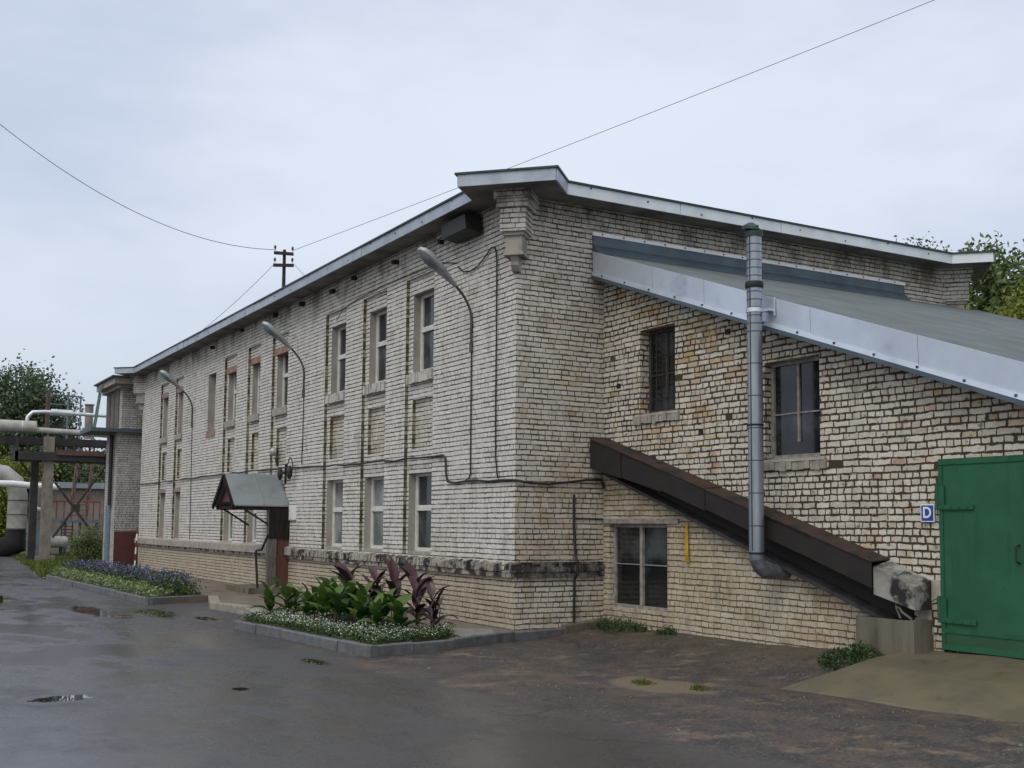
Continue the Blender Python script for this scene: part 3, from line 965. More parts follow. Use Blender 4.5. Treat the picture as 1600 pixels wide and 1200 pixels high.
rr = random.Random(5)
for k, (y0, y1, z0, z1) in enumerate(openings):
    gl = M['glass']
    if z0 < 2 and y0 > 4:
        gl = M['glass_pale']
    if k in (3, 5, 8, 12):
        gl = M['glass_net']
    wnd = make_window(BLD, y0, y1, z0, z1, 0.205, gl, M['white'], 'transom')
    sb = MB()
    if z0 > 2:
        if y0 < 9:
            sill_bricks(sb, y0 - 0.04, y1 + 0.10, z0 - 0.19, z0 - 0.002, 0.03, rr)
            sb.box(0.09, 0.27, y0 - 0.0, y1 + 0.0, z0 - 0.18, z0 + 0.004)
            sb.build('sill', M['sillbrick'], wnd)
        else:
            sb.box(-0.02, 0.27, y0 - 0.03, y1 + 0.08, z0 - 0.17, z0 + 0.004)
            sb.build('sill', M['stone'] if abs(y0 - 16.9) > 0.1 else M['lintel'], wnd)
    else:
        sb.prism([(0.06, y0, z0 - 0.05), (0.27, y0, z0 - 0.05), (0.27, y0, z0 + 0.03), (0.06, y0, z0 + 0.004)], (0, y1 - y0, 0))
        sb.build('sill', M['stone'], wnd)
    if y0 > 10 and y0 < 16.5 or y0 > 20:
        lb = MB()
        hgt = 0.16 if z0 > 2 else 0.10
        lb.box(0.01, 0.22, y0 - 0.04, y1 + 0.03, z1 - hgt, z1 + 0.012)
        lb.build('lintel', M['lintel'], BLD)

# ledge above the plinth: individual rowlock bricks near the corner, rendered further along
mb = MB()
ry = random.Random(8)
y = -0.10
while y < 9.9:
    w_ = 0.083 * ry.uniform(0.88, 1.12)
    o_ = 0.10 + ry.uniform(-0.03, 0.012)
    brk = (0.10 < y < 0.34)
    if not brk and ry.random() > 0.03:
        drop = ry.uniform(0, 0.02)
        zt = 1.045 - drop
        mb.hexa([(-o_, y + 0.005, 0.885), (0.05, y + 0.005, 0.885), (0.05, y + w_ - 0.005, 0.885), (-o_, y + w_ - 0.005, 0.885),
                 (-o_ + ry.uniform(0, 0.02), y + 0.005, zt - 0.03), (0.05, y + 0.005, zt + 0.015), (0.05, y + w_ - 0.005, zt + 0.015), (-o_ + ry.uniform(0, 0.02), y + w_ - 0.005, zt - 0.03)], 0)
    y += w_
mb.box(-0.062, 0.04, 0.0, 9.9, 0.80, 0.875, 0)
mb.box(-0.11, 0.04, 9.93, YF + 0.10, 0.875, 1.045, 1)
mb.prism([(-0.11, 9.93, 1.045), (0.04, 9.93, 1.045), (0.04, 9.93, 1.10)], (0, YF - 9.8, 0), 1)
mb.box(-0.06, 0.04, 9.93, YF + 0.06, 0.80, 0.875, 0)
x = -0.02
while x < 1.55:
    w_ = 0.083 * ry.uniform(0.88, 1.12)
    o_ = 0.085 + ry.uniform(-0.03, 0.01)
    mb.box(x + 0.005, x + w_ - 0.005, -o_, 0.04, 0.885, 1.0 + ry.uniform(-0.03, 0.01), 2)
    x += w_
mb.box(0.02, 1.62, -0.07, 0.03, 1.0, 1.035, 2)
mb.box(0.0, 1.60, -0.05, 0.03, 0.80, 0.875, 2)
mb.build('ledge', [M['ledge'], M['stone'], M['ledge_soot']], BLD)

# whitish patch in the plinth, patches of render on the corner
mb = MB()
mb.prism([(-0.012, 3.75, 0.80), (-0.012, 3.1, 0.80), (-0.012, 3.15, 0.36), (-0.012, 3.65, 0.30)], (0.02, 0, 0))
mb.build('render_patch', M['patchwhite'], BLD)


# corner piers set diagonally under the roof, with stepped corbels and a moulded bracket
def corner_pier(cx, cy, d, sc=1.0):
    d = Vector((d[0], d[1], 0)).normalized()
    s_ = Vector((-d.y, d.x, 0))
    mb = MB()

    def blk(out, hw, z0, z1, mi):
        c = Vector((cx, cy, (z0 + z1) / 2)) + d * (out / 2 - 0.15)
        mb.obox(c, d * (out / 2 + 0.15), s_ * hw, (0, 0, (z1 - z0) / 2), mi)
    blk(0.36, 0.285, 6.66, 6.80, 0)
    blk(0.315, 0.25, 6.53, 6.66, 0)
    blk(0.275, 0.205, 6.155, 6.53, 0)
    blk(0.23, 0.165, 6.10, 6.155, 1)
    blk(0.19, 0.135, 5.84, 6.10, 1)
    blk(0.215, 0.16, 5.79, 5.84, 1)
    c = Vector((cx, cy, 0))
    prof = [(-0.1, 5.79), (0.17, 5.79), (0.13, 5.70), (0.13, 5.65), (0.06, 5.56), (-0.1, 5.56)]
    mb.prism([c + d * a - s_ * 0.06 + Vector((0, 0, z)) for a, z in prof], s_ * 0.12, 1)
    mb.build('corner_pier', [M['brick'], M['stone']], BLD)


corner_pier(0, 0, (-1, -1))
corner_pier(XC, 0, (1, -1))
corner_pier(0, YF, (-1, 1))

# roof slab with diagonal corner blocks, soffit and tin fascia
OV = 0.48
def corner_pts(cx, cy, sx, sy):
    """three-sided diagonal projection at one corner: points in order from the y-side to the x-side"""
    return [(cx + sx * 0.48, cy - sy * 0.62), (cx + sx * 1.02, cy - sy * 0.08), (cx - sx * 0.08, cy + sy * 1.02), (cx - sx * 0.62, cy + sy * 0.48)]


c00 = corner_pts(0, 0, -1, -1)
cX0 = corner_pts(XC, 0, 1, -1)
cXY = corner_pts(XC, YF, 1, 1)
c0Y = corner_pts(0, YF, -1, 1)
outline = c00 + list(reversed(cX0)) + cXY + list(reversed(c0Y))
ZT = 7.0
mb = MB()
mb.prism([(x, y, ZS) for x, y in outline], (0, 0, 0.165), 0)
roof = mb.build('roof', M['soffit'], BLD)
fb = MB()
n = len(outline)
for i in range(n):
    a, b = Vector(outline[i]), Vector(outline[(i + 1) % n])
    dr = (b - a).normalized()
    nr = Vector((dr.y, -dr.x))
    L = (b - a).length
    segs = max(1, int(L / 2.1))
    for q in range(segs):
        p0 = a + dr * (L * q / segs)
        p1 = a + dr * (L * (q + 1) / segs)
        j = 0.004 * ((q * 7 + i) % 3)
        z0, z1 = ZS - 0.012, ZT - 0.03
        gap = 0.004
        q0, q1 = p0 + dr * gap, p1 - dr * gap
        fb.hexa([(q0.x + nr.x * (0.004 + j), q0.y + nr.y * (0.004 + j), z0), (q1.x + nr.x * (0.004 + j), q1.y + nr.y * (0.004 + j), z0), (q1.x - nr.x * 0.02, q1.y - nr.y * 0.02, z0), (q0.x - nr.x * 0.02, q0.y - nr.y * 0.02, z0),
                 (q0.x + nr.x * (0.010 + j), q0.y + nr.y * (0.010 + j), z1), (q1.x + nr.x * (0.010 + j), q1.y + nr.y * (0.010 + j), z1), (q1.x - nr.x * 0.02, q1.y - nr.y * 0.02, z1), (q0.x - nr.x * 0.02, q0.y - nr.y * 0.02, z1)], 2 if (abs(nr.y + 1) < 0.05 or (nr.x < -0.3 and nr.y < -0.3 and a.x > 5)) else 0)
        # screw heads
        if q % 1 == 0 and L > 2:
            for f in (0.2, 0.7):
                pc = p0.lerp(p1, f)
                fb.obox((pc.x + nr.x * 0.016, pc.y + nr.y * 0.016, z0 + 0.06 + 0.05 * ((q + int(f * 10)) % 3)), (dr.x * 0.012, dr.y * 0.012, 0), (nr.x * 0.006, nr.y * 0.006, 0), (0, 0, 0.012), 1)
fb.build('fascia', [M['fascia'], M['seam'], M['fascia_pale']], roof)
eb = MB()
oo = [Vector(p) for p in outline]
def off_poly(ps, d):
    out = []
    n = len(ps)
    for i in range(n):
        a, b, c = ps[i - 1], ps[i], ps[(i + 1) % n]
        d1, d2 = (b - a).normalized(), (c - b).normalized()
        n1, n2 = Vector((d1.y, -d1.x)), Vector((d2.y, -d2.x))
        k = (n1 + n2)
        k = k / max(0.2, k.dot(n1))
        out.append(b + k * d)
    return out


o1 = off_poly(oo, 0.04)
eb.prism([(p.x, p.y, ZT - 0.03) for p in o1], (0, 0, 0.032), 0)
eb.build('roof_edge', M['gedge'], roof)

# ------------------------------------------------------------------ annex with the sloping roof
XA = 1.66
ANX = thing('brick_annex', (XA, -4, 0.1), 'rough yellowish brick annex with a sloping sheet roof and small dark windows', 'building')
a_open = [(-1.86, -0.99, 3.33, 4.64), (-4.78, -3.78, 2.50, 3.80), (-1.66, -0.17, 0.33, 1.64)]
gate_o = (-8.9, -6.60, 0.2, 2.38)


def anx_depth(u, z):
    y = -u
    for (a, b, c, d) in a_open:
        if inr(y, a, b) and inr(z, c, d):
            return 0.30
    if inr(y, gate_o[0], gate_o[1]) and inr(z, gate_o[2], gate_o[3]):
        return 0.2
    return 0.0


def anx_mat(d, d2, kind):
    return 0


us = sorted(set([-0.0, 11.0] + [-v for o in a_open + [gate_o] for v in o[:2]]))
zs = sorted(set([-0.3, 6.2] + [v for o in a_open + [gate_o] for v in o[2:]]))
wm = relief((XA, 0, 0), (0, -1, 0), (-1, 0, 0), us, zs, anx_depth, anx_mat, None)
aw = wm.build('wall', [M['brick_annex'], M['brick_low']], ANX)
bm = bmesh.new()
bm.from_mesh(aw.data)
offA = world_loc(ANX)
bmesh.ops.remove_doubles(bm, verts=bm.verts, dist=1e-5)
# top follows the roof; the lower part is a different, smoother brick
nrm = Vector((0, -0.357, 1)).normalized()
bmesh.ops.bisect_plane(bm, geom=bm.verts[:] + bm.edges[:] + bm.faces[:], plane_co=Vector((0, 0, 5.76)) - offA, plane_no=nrm, clear_outer=True)
n2_ = Vector((0, -0.333, 1)).normalized()
bmesh.ops.bisect_plane(bm, geom=bm.verts[:] + bm.edges[:] + bm.faces[:], plane_co=Vector((0, 0, 2.54)) - offA, plane_no=n2_)
for f in bm.faces:
    c = f.calc_center_median() + offA
    if (c - Vector((0, 0, 2.54))).dot(n2_) < 0 and c.y > -6.25:
        f.material_index = 1
bm.to_mesh(aw.data)
bm.free()
# far side walls of the annex
mb = MB()
mb.face([(XA, -11, -0.3), (11, -11, -0.3), (11, -11, 1.8), (XA, -11, 1.8)])
mb.face([(11, -11, -0.3), (11, 0, -0.3), (11, 0, 5.7), (11, -11, 1.8)])
mb.build('rear_wall', M['brick_annex'], ANX)

w1 = make_window(ANX, *a_open[0], XA + 0.17, M['glass_dark'], M['dark_frame'], 'cross')
gb = MB()
gy0, gy1, gz0, gz1 = a_open[0]
for i in range(1, 6):
    yy = gy0 + (gy1 - gy0) * i / 6
    gb.tube([(XA + 0.10, yy, gz0), (XA + 0.10, yy, gz1)], 0.008, 6)
for i in range(1, 6):
    zz = gz0 + (gz1 - gz0) * i / 6
    gb.tube([(XA + 0.108, gy0, zz), (XA + 0.108, gy1, zz)], 0.007, 6)
gb.build('window_grille', M['iron'], w1)
make_window(ANX, *a_open[1], XA + 0.11, M['glass_dark'], M['grey_frame'], 'cross')
make_window(ANX, *a_open[2], XA + 0.08, M['glass_dark'], M['grey_frame'], 'double')
# lintel board over the low window, rubbed sills under the upper ones
mb = MB()
mb.box(XA - 0.03, XA + 0.15, -1.95, -0.03, 1.645, 1.72)
mb.build('lintel', M['grey_frame'], ANX)
for (a, b, c, d) in a_open[:2]:
    mb = MB()
    rs_ = random.Random(int(a * 10))
    yy = a - 0.12
    while yy < b + 0.12:
        wd_ = rs_.uniform(0.08, 0.12)
        mb.box(XA - 0.03 - rs_.uniform(0, 0.02), XA + 0.1, yy + 0.006, yy + wd_ - 0.004, c - 0.16 + rs_.uniform(-0.01, 0.02), c - 0.03 + rs_.uniform(-0.01, 0.01), 0)
        yy += wd_
    mb.prism([(XA - 0.045, a - 0.1, c - 0.045), (XA + 0.16, a - 0.1, c - 0.045), (XA + 0.16, a - 0.1, c + 0.03), (XA - 0.03, a - 0.1, c - 0.01)], (0, b - a + 0.2, 0), 0)
    mb.build('sill', M['stone'], ANX)
# put-log holes: solid near-black blocks, their inner shade painted in the colour
for (yy, zz) in ((-3.05, 4.33), (-0.42, 3.83), (-2.45, 2.96), (-3.35, 4.62)):
    mb = MB()
    mb.box(XA - 0.004, XA + 0.05, yy - 0.055, yy + 0.055, zz - 0.04, zz + 0.04)
    mb.build('putlog_hole', M['soot'], ANX)

# roof: felt slab, tin side fascia in lapped sheets, flashing against the gable
RS = 0.353
XR0, XR1, YR1 = 1.40, 11.15, -9.4


def zr(y, off=0.0):
    return 6.07 + RS * y + off


mb = MB()
mb.hexa([(XR0 + 0.02, YR1, zr(YR1, -0.12)), (XR1, YR1, zr(YR1, -0.12)), (XR1, -0.003, zr(0, -0.12)), (XR0 + 0.02, -0.003, zr(0, -0.12)),
         (XR0 + 0.02, YR1, zr(YR1)), (XR1, YR1, zr(YR1)), (XR1, -0.003, zr(0)), (XR0 + 0.02, -0.003, zr(0))])
aroof = mb.build('roof', M['felt'], ANX)
mb = MB()
ys = [-0.06, -1.65, -2.85, -4.9, -6.55, -8.3, -9.4]
for a, b in zip(ys[:-1], ys[1:]):
    j = 0.004 * (len(mb.f) % 2)
    mb.hexa([(XR0 - j, b, zr(b, -0.325)), (XR0 + 0.016, b, zr(b, -0.325)), (XR0 + 0.016, a - 0.006, zr(a, -0.325)), (XR0 - j, a - 0.006, zr(a, -0.325)),
             (XR0 - 0.012 - j, b, zr(b, 0.008)), (XR0 + 0.016, b, zr(b, 0.008)), (XR0 + 0.016, a - 0.006, zr(a, 0.008)), (XR0 - 0.012 - j, a - 0.006, zr(a, 0.008))], 0)
mb.hexa([(XR0 - 0.024, YR1, zr(YR1, -0.385)), (XR0 + 0.018, YR1, zr(YR1, -0.385)), (XR0 + 0.018, -0.06, zr(-0.06, -0.385)), (XR0 - 0.024, -0.06, zr(-0.06, -0.385)),
         (XR0 - 0.016, YR1, zr(YR1, -0.325)), (XR0 + 0.018, YR1, zr(YR1, -0.325)), (XR0 + 0.018, -0.06, zr(-0.06, -0.325)), (XR0 - 0.016, -0.06, zr(-0.06, -0.325))], 0)
yy = -0.35
while yy > -9.3:
    mb.obox((XR0 - 0.026, yy, zr(yy, -0.352)), (0.006, 0, 0), (0, 0.013, 0), (0, 0, 0.013), 1)
    yy -= 0.62
mb.build('fascia', [M['galv'], M['seam']], aroof)
mb = MB()
mb.hexa([(XR0 - 0.028, YR1, zr(YR1, -0.44)), (XA + 0.02, YR1, zr(YR1, -0.44)), (XA + 0.02, -0.05, zr(-0.05, -0.44)), (XR0 - 0.028, -0.05, zr(-0.05, -0.44)),
         (XR0 - 0.028, YR1, zr(YR1, -0.388)), (XA + 0.02, YR1, zr(YR1, -0.388)), (XA + 0.02, -0.05, zr(-0.05, -0.388)), (XR0 - 0.028, -0.05, zr(-0.05, -0.388))], 0)
mb.build('soffit', M['slate_sheet'], aroof)
mb = MB()
mb.box(1.43, 8.76, -0.030, 0.0, zr(0), 6.335, 0)
mb.prism([(1.43, -0.03, zr(0)), (1.43, -0.03, 6.18), (1.43, -0.20, zr(-0.2, 0.006))], (7.33, 0, 0), 0)
mb.box(1.42, 8.78, -0.042, 0.0, 6.335, 6.395, 1)
x = 1.6
while x < 8.7:
    mb.box(x - 0.012, x + 0.012, -0.05, -0.04, 6.355, 6.379, 2)
    x += 0.43
mb.build('flashing', [M['slate_sheet'], M['signwhite'], M['seam']], aroof)

# green steel gate
gx = XA - 0.05
gm = MB()
gm.box(gx, gx + 0.06, -7.72, -6.62, 0.28, 2.37)
gate = gm.build('gate_leaf', M['green'], ANX)
g2 = MB()
g2.box(gx + 0.004, gx + 0.06, -8.86, -7.735, 0.28, 2.37)
gate2 = g2.build('gate_leaf', M['green'], ANX)
for (gt, ya, yb, ys_) in ((gate, -7.72, -6.62, -1), (gate2, -8.86, -7.735, 1)):
    fm = MB()
    fm.box(gx - 0.012, gx - 0.001, ya, yb, 2.31, 2.375)
    fm.box(gx - 0.012, gx - 0.001, ya, yb, 0.28, 0.345)
    fm.box(gx - 0.010, gx - 0.001, ya, yb, 0.465, 0.51)
    fm.box(gx - 0.011, gx - 0.0005, ya + 0.001, ya + 0.05, 0.35, 2.30)
    fm.box(gx - 0.011, gx - 0.0005, yb - 0.05, yb - 0.001, 0.35, 2.30)
    fm.build('frame_bar', M['green_l'], gt)
    for zc in (1.84, 0.60):
        sm = MB()
        y_h = yb if ys_ < 0 else ya
        y_e = y_h + ys_ * 0.46
        sm.box(gx - 0.026, gx - 0.013, min(y_h, y_e), max(y_h, y_e), zc - 0.026, zc + 0.026)
        sm.box(gx - 0.026, gx - 0.013, min(y_h, y_h + ys_ * 0.08), max(y_h, y_h + ys_ * 0.08), zc + 0.028, zc + 0.24)
        sm.tube([(gx - 0.02, y_h - ys_ * 0.015, zc - 0.03), (gx - 0.02, y_h - ys_ * 0.015, zc + 0.26)], 0.022, 10)
        for q in range(4):
            yq = y_h + ys_ * (0.06 + 0.11 * q)
            sm.box(gx - 0.034, gx - 0.026, yq - 0.01, yq + 0.01, zc - 0.01, zc + 0.01)
        sm.build('hinge_strap', M['green_l'], gt)
hb = MB()
hb.tube([(gx - 0.01, -7.62, 1.25), (gx - 0.07, -7.62, 1.27), (gx - 0.07, -7.62, 1.42), (gx - 0.01, -7.62, 1.44)], 0.012, 8)
hb.build('handle', M['iron'], gate)
# plastered foot of the brick pier beside the gate
mb = MB()
mb.prism([(XA - 0.018, -6.25, 0.20), (XA - 0.018, -6.25, 1.04), (XA - 0.018, -6.58, 1.03), (XA - 0.018, -6.585, 0.86), (XA - 0.018, -6.46, 0.80), (XA - 0.018, -6.44, 0.62), (XA - 0.018, -6.47, 0.45), (XA - 0.018, -6.43, 0.32), (XA - 0.018, -6.3, 0.2)], (0.03, 0, 0))
mb.build('render_patch', M['patchwhite'], ANX)

# ------------------------------------------------------------------ rusty chute along the annex wall
CH = thing('steel_chute', (1.5, -3.2, 0.3), 'dark rusty steel chute cover slanting down along the annex wall', 'chute')
xf = 1.36
def zt_(y): return 3.0 + 0.307 * y
def zb_(y):
    pts_ = [(0.0, 2.53), (-2.1, 2.07), (-5.0, 1.18), (-6.5, 0.68)]
    for (a, za), (b, zb2) in zip(pts_[:-1], pts_[1:]):
        if y >= b:
            return za + (zb2 - za) * (y - a) / (b - a)
    return 0.68


mb = MB()
ys = [-0.05, -0.9, -1.9, -2.9, -3.9, -4.9, -5.86]
rc = random.Random(3)
prev = None
for a, b in zip(ys[:-1], ys[1:]):
    j = rc.uniform(-0.012, 0.012)
    zba, zbb = zb_(a) + rc.uniform(-0.01, 0.02), zb_(b) + rc.uniform(-0.01, 0.02)
    mb.hexa([(xf + j, b, zbb), (xf + 0.012 + j, b, zbb), (xf + 0.012 + j, a - 0.01, zba), (xf + j, a - 0.01, zba),
             (xf + j, b, zt_(b)), (xf + 0.012 + j, b, zt_(b)), (xf + 0.012 + j, a - 0.01, zt_(a)), (xf + j, a - 0.01, zt_(a))], 0)
mb.hexa([(xf + 0.02, -0.06, zb_(-0.06)), (XA - 0.01, -0.06, zb_(-0.06)), (XA - 0.01, -0.045, zb_(-0.05)), (xf + 0.02, -0.045, zb_(-0.05)),
         (xf + 0.02, -0.06, zt_(-0.06)), (XA - 0.01, -0.06, zt_(-0.06)), (XA - 0.01, -0.045, zt_(-0.05)), (xf + 0.02, -0.045, zt_(-0.05))], 0)
mb.build('side_sheet', M['rust'], CH)
mb = MB()
for a, b in zip(ys[:-1], ys[1:]):
    jj = rc.uniform(0, 0.012)
    mb.hexa([(xf - 0.02, b, zt_(b) + jj), (XA + 0.0, b, zt_(b) + 0.025 + jj), (XA + 0.0, a, zt_(a) + 0.025 + jj), (xf - 0.02, a, zt_(a) + jj),
             (xf - 0.02, b, zt_(b) + 0.014 + jj), (XA + 0.0, b, zt_(b) + 0.045 + jj), (XA + 0.0, a, zt_(a) + 0.045 + jj), (xf - 0.02, a, zt_(a) + 0.014 + jj)], 0)
mb.build('top_sheet', M['rust_top'], CH)
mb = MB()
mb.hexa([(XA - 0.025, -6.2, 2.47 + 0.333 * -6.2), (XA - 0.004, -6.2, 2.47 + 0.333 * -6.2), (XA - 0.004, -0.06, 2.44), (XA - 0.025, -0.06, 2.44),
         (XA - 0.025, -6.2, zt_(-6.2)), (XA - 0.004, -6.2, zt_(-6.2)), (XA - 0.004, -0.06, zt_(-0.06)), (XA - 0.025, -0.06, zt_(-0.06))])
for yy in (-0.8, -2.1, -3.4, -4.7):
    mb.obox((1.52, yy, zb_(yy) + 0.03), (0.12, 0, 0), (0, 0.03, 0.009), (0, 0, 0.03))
mb.build('back_plate', M['soot'], CH)  # plate added to paint the dark shade in the gap under the cover
mb = MB()
def zl_(y): return 2.485 + 0.333 * y
mb.hexa([(1.50, -6.0, zl_(-6.0)), (XA - 0.005, -6.0, zl_(-6.0)), (XA - 0.005, -0.15, zl_(-0.15)), (1.50, -0.15, zl_(-0.15)),
         (1.50, -6.0, zl_(-6.0) + 0.05), (XA - 0.005, -6.0, zl_(-6.0) + 0.10), (XA - 0.005, -0.15, zl_(-0.15) + 0.10), (1.50, -0.15, zl_(-0.15) + 0.05)])
mb.build('bottom_angle', M['steel_edge'], CH)
mb = MB()
mb.hexa([(xf, -6.46, 0.70), (XA - 0.02, -6.46, 0.70), (XA - 0.02, -5.88, 0.845), (xf, -5.88, 0.845),
         (xf, -6.46, 0.955), (XA - 0.02, -6.46, 1.02), (XA - 0.02, -5.88, 1.23), (xf, -5.88, 1.165)])
tag(mb.build('concrete_slab', M['conc_white']), 'whitewashed concrete slab with black drips at the lower end of the chute', 'slab')
# concrete box at the foot
CB = thing('concrete_trough', (1.5, -6.0, 0.1), 'low stained concrete trough under the foot of the rusty chute', 'trough')
mb = MB()
mb.box(1.34, XA - 0.002, -6.46, -6.38, 0.0, 0.585)
mb.box(1.34, XA - 0.002, -5.70, -5.62, 0.0, 0.585)
mb.box(1.34, 1.42, -6.38, -5.70, 0.0, 0.575)
mb.build('wall', M['conc'], CB)
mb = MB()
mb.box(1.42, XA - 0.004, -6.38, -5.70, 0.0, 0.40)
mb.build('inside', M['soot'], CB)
mb = MB()
mb.tube([(1.50, -6.30, 0.585), (1.44, -6.22, 0.66), (1.47, -6.16, 0.70), (1.44, -6.12, 0.72)], 0.014, 6)
mb.tube([(1.50, -6.14, 0.585), (1.48, -6.10, 0.70), (1.50, -6.08, 0.75)], 0.012, 6)
tag(mb.build('bent_wire', M['stone']), 'pale bent wire sticking up from the concrete trough', 'wire')

# ------------------------------------------------------------------ ventilation pipe
VP = thing('vent_pipe', (1.08, -4.24, 1.0), 'tall galvanised ventilation pipe with dark collars beside the annex wall', 'pipe')
px_, py_, pr_ = 1.22, -4.08, 0.098
mb = MB()
mb.tube([(px_, py_, 1.27), (px_, py_, 5.42)], pr_, 28, 0, False)
zz = 1.62
while zz < 5.4:
    mb.tube([(px_, py_, zz - 0.006), (px_, py_, zz - 0.003), (px_, py_, zz + 0.003), (px_, py_, zz + 0.006)], [pr_ + 0.0005, pr_ + 0.004, pr_ + 0.004, pr_ + 0.0005], 28, 1, False)
    zz += 0.105 if zz > 3.9 else 0.42
mb.box(px_ - pr_ - 0.003, px_ - pr_ + 0.01, py_ - 0.03, py_ - 0.018, 1.3, 5.4, 1)
mb.build('duct', [M['galv_duct'], M['seam']], VP, True, 40)
for z in (4.76, 2.92, 1.27):
    mb = MB()
    r_ = 0.120 if z > 4 else 0.107
    hh = 0.042 if z > 4 else 0.014
    mb.tube([(px_, py_, z - hh), (px_, py_, z - hh * 0.5), (px_, py_, z + hh * 0.5), (px_, py_, z + hh)], [r_ - 0.008, r_, r_, r_ - 0.008], 28)
    mb.build('collar', M['black_rubber'], VP, True, 40)
mb = MB()
pe = [Vector((px_, py_, 1.26)), Vector((px_ + 0.002, py_ - 0.005, 1.19)), Vector((px_ + 0.04, py_ - 0.015, 1.10)), Vector((px_ + 0.11, py_ - 0.03, 1.045)), Vector((px_ + 0.20, py_ - 0.045, 1.03)), Vector((XA + 0.02, py_ - 0.08, 1.04))]
for a, b in zip(pe[:-1], pe[1:]):
    d_ = (b - a).normalized()
    mb.tube([a - d_ * 0.006, b + d_ * 0.006], pr_ * 0.99, 24, 0, False)
mb.tube(pe, pr_ * 0.955, 24, 0, False)
mb.build('elbow', simple('dull_elbow_sheet', (0.17, 0.18, 0.195), (0.10, 0.105, 0.11), 0.5, 0.4, scale=5), VP, True, 40)
mb = MB()
mb.tube([(px_, py_, 5.40), (px_, py_, 5.47)], pr_ + 0.018, 24)
for k in range(3):
    a = k * 2.1 + 0.4
    mb.box(px_ + 0.085 * math.cos(a) - 0.010, px_ + 0.085 * math.cos(a) + 0.010, py_ + 0.085 * math.sin(a) - 0.010, py_ + 0.085 * math.sin(a) + 0.010, 5.46, 5.54)
mb.tube([(px_ - 0.015, py_ + 0.015, 5.485), (px_ - 0.012, py_ + 0.012, 5.52), (px_, py_, 5.555), (px_ + 0.01, py_ - 0.01, 5.575)], [pr_ + 0.035, pr_ + 0.03, pr_ * 0.8, 0.03], 24)
mb.build('cap', M['gedge'], VP, True, 40)
mb = MB()
mb.box(px_ + 0.06, XR0 + 0.0, py_ - 0.20, py_ - 0.07, 4.40, 4.43)
mb.tube([(px_, py_, 4.395), (px_, py_, 4.45)], pr_ + 0.009, 28, 0, False)
mb.box(XR0 - 0.04, XR0 - 0.02, py_ - 0.22, py_ - 0.20, 4.34, 4.58)
mb.build('bracket', M['galv'], VP)

# ------------------------------------------------------------------ D sign, yellow tape, rods on the wall
SG = thing('letter_sign', (XA - 0.02, -6.435, 1.775), 'small blue sign with a white letter D beside the green gate', 'sign')
mb = MB()
mb.box(XA - 0.030, XA - 0.018, -6.530, -6.342, 1.677, 1.877)
mb.build('plate', M['signwhite'], SG)
mb = MB()
mb.box(XA - 0.0335, XA - 0.0302, -6.518, -6.354, 1.690, 1.864)
mb.build('face', M['blue'], SG)
txt = bpy.data.curves.new('letter', 'FONT')
txt.body = 'D'
txt.align_x = 'CENTER'
txt.align_y = 'CENTER'
txt.size = 0.165
txt.extrude = 0.001
txt.offset = 0.0035
lo = bpy.data.objects.new('letter', txt)
COL.objects.link(lo)
dg = bpy.context.evaluated_depsgraph_get()
lme = bpy.data.meshes.new_from_object(lo.evaluated_get(dg))
bpy.data.objects.remove(lo)
lo = bpy.data.objects.new('letter', lme)
COL.objects.link(lo)
lme.materials.clear()
lme.materials.append(M['signwhite'])
lo.parent = SG
lo.location = (-0.0165, 0.0, 0.002)
lo.rotation_euler = (rad(90), 0, rad(-90))
lo.scale = (1.0, 1.05, 1.0)

mb = MB()
pts = [(1.62, -2.16, 1.66), (1.61, -2.17, 1.50), (1.625, -2.155, 1.34), (1.61, -2.165, 1.20), (1.63, -2.16, 1.09)]
for (a, b) in zip(pts[:-1], pts[1:]):
    k0 = 0.022 + 0.022 * (pts[0][2] - a[2]) / 0.5
    k1 = 0.022 + 0.022 * (pts[0][2] - b[2]) / 0.5
    mb.hexa([(a[0], a[1] - k0, a[2]), (a[0] + 0.006, a[1] - k0, a[2]), (a[0] + 0.006, a[1] + k0, a[2]), (a[0], a[1] + k0, a[2]),
             (b[0], b[1] - k1, b[2]), (b[0] + 0.006, b[1] - k1, b[2]), (b[0] + 0.006, b[1] + k1, b[2]), (b[0], b[1] + k1, b[2])])
tag(mb.build('yellow_strip', M['yellow']), 'yellow plastic strip hanging below the rusty chute', 'strip')

mb = MB()
mb.tube([(1.07, -0.03, 2.10), (1.07, -0.03, 1.6), (1.075, -0.075, 1.12), (1.075, -0.13, 1.05), (1.075, -0.13, 0.85), (1.07, -0.05, 0.76), (1.07, -0.04, 0.1)], 0.021, 10)
tag(mb.build('iron_pipe', M['iron']), 'black vertical iron pipe on the brick gable next to the annex', 'pipe')
mb = MB()
mb.tube([(1.1, -0.012, 1.72), (1.64, -0.012, 1.715)], 0.010, 6)
tag(mb.build('iron_rod', M['iron']), 'thin horizontal iron rod on the gable running to the low window', 'rod')

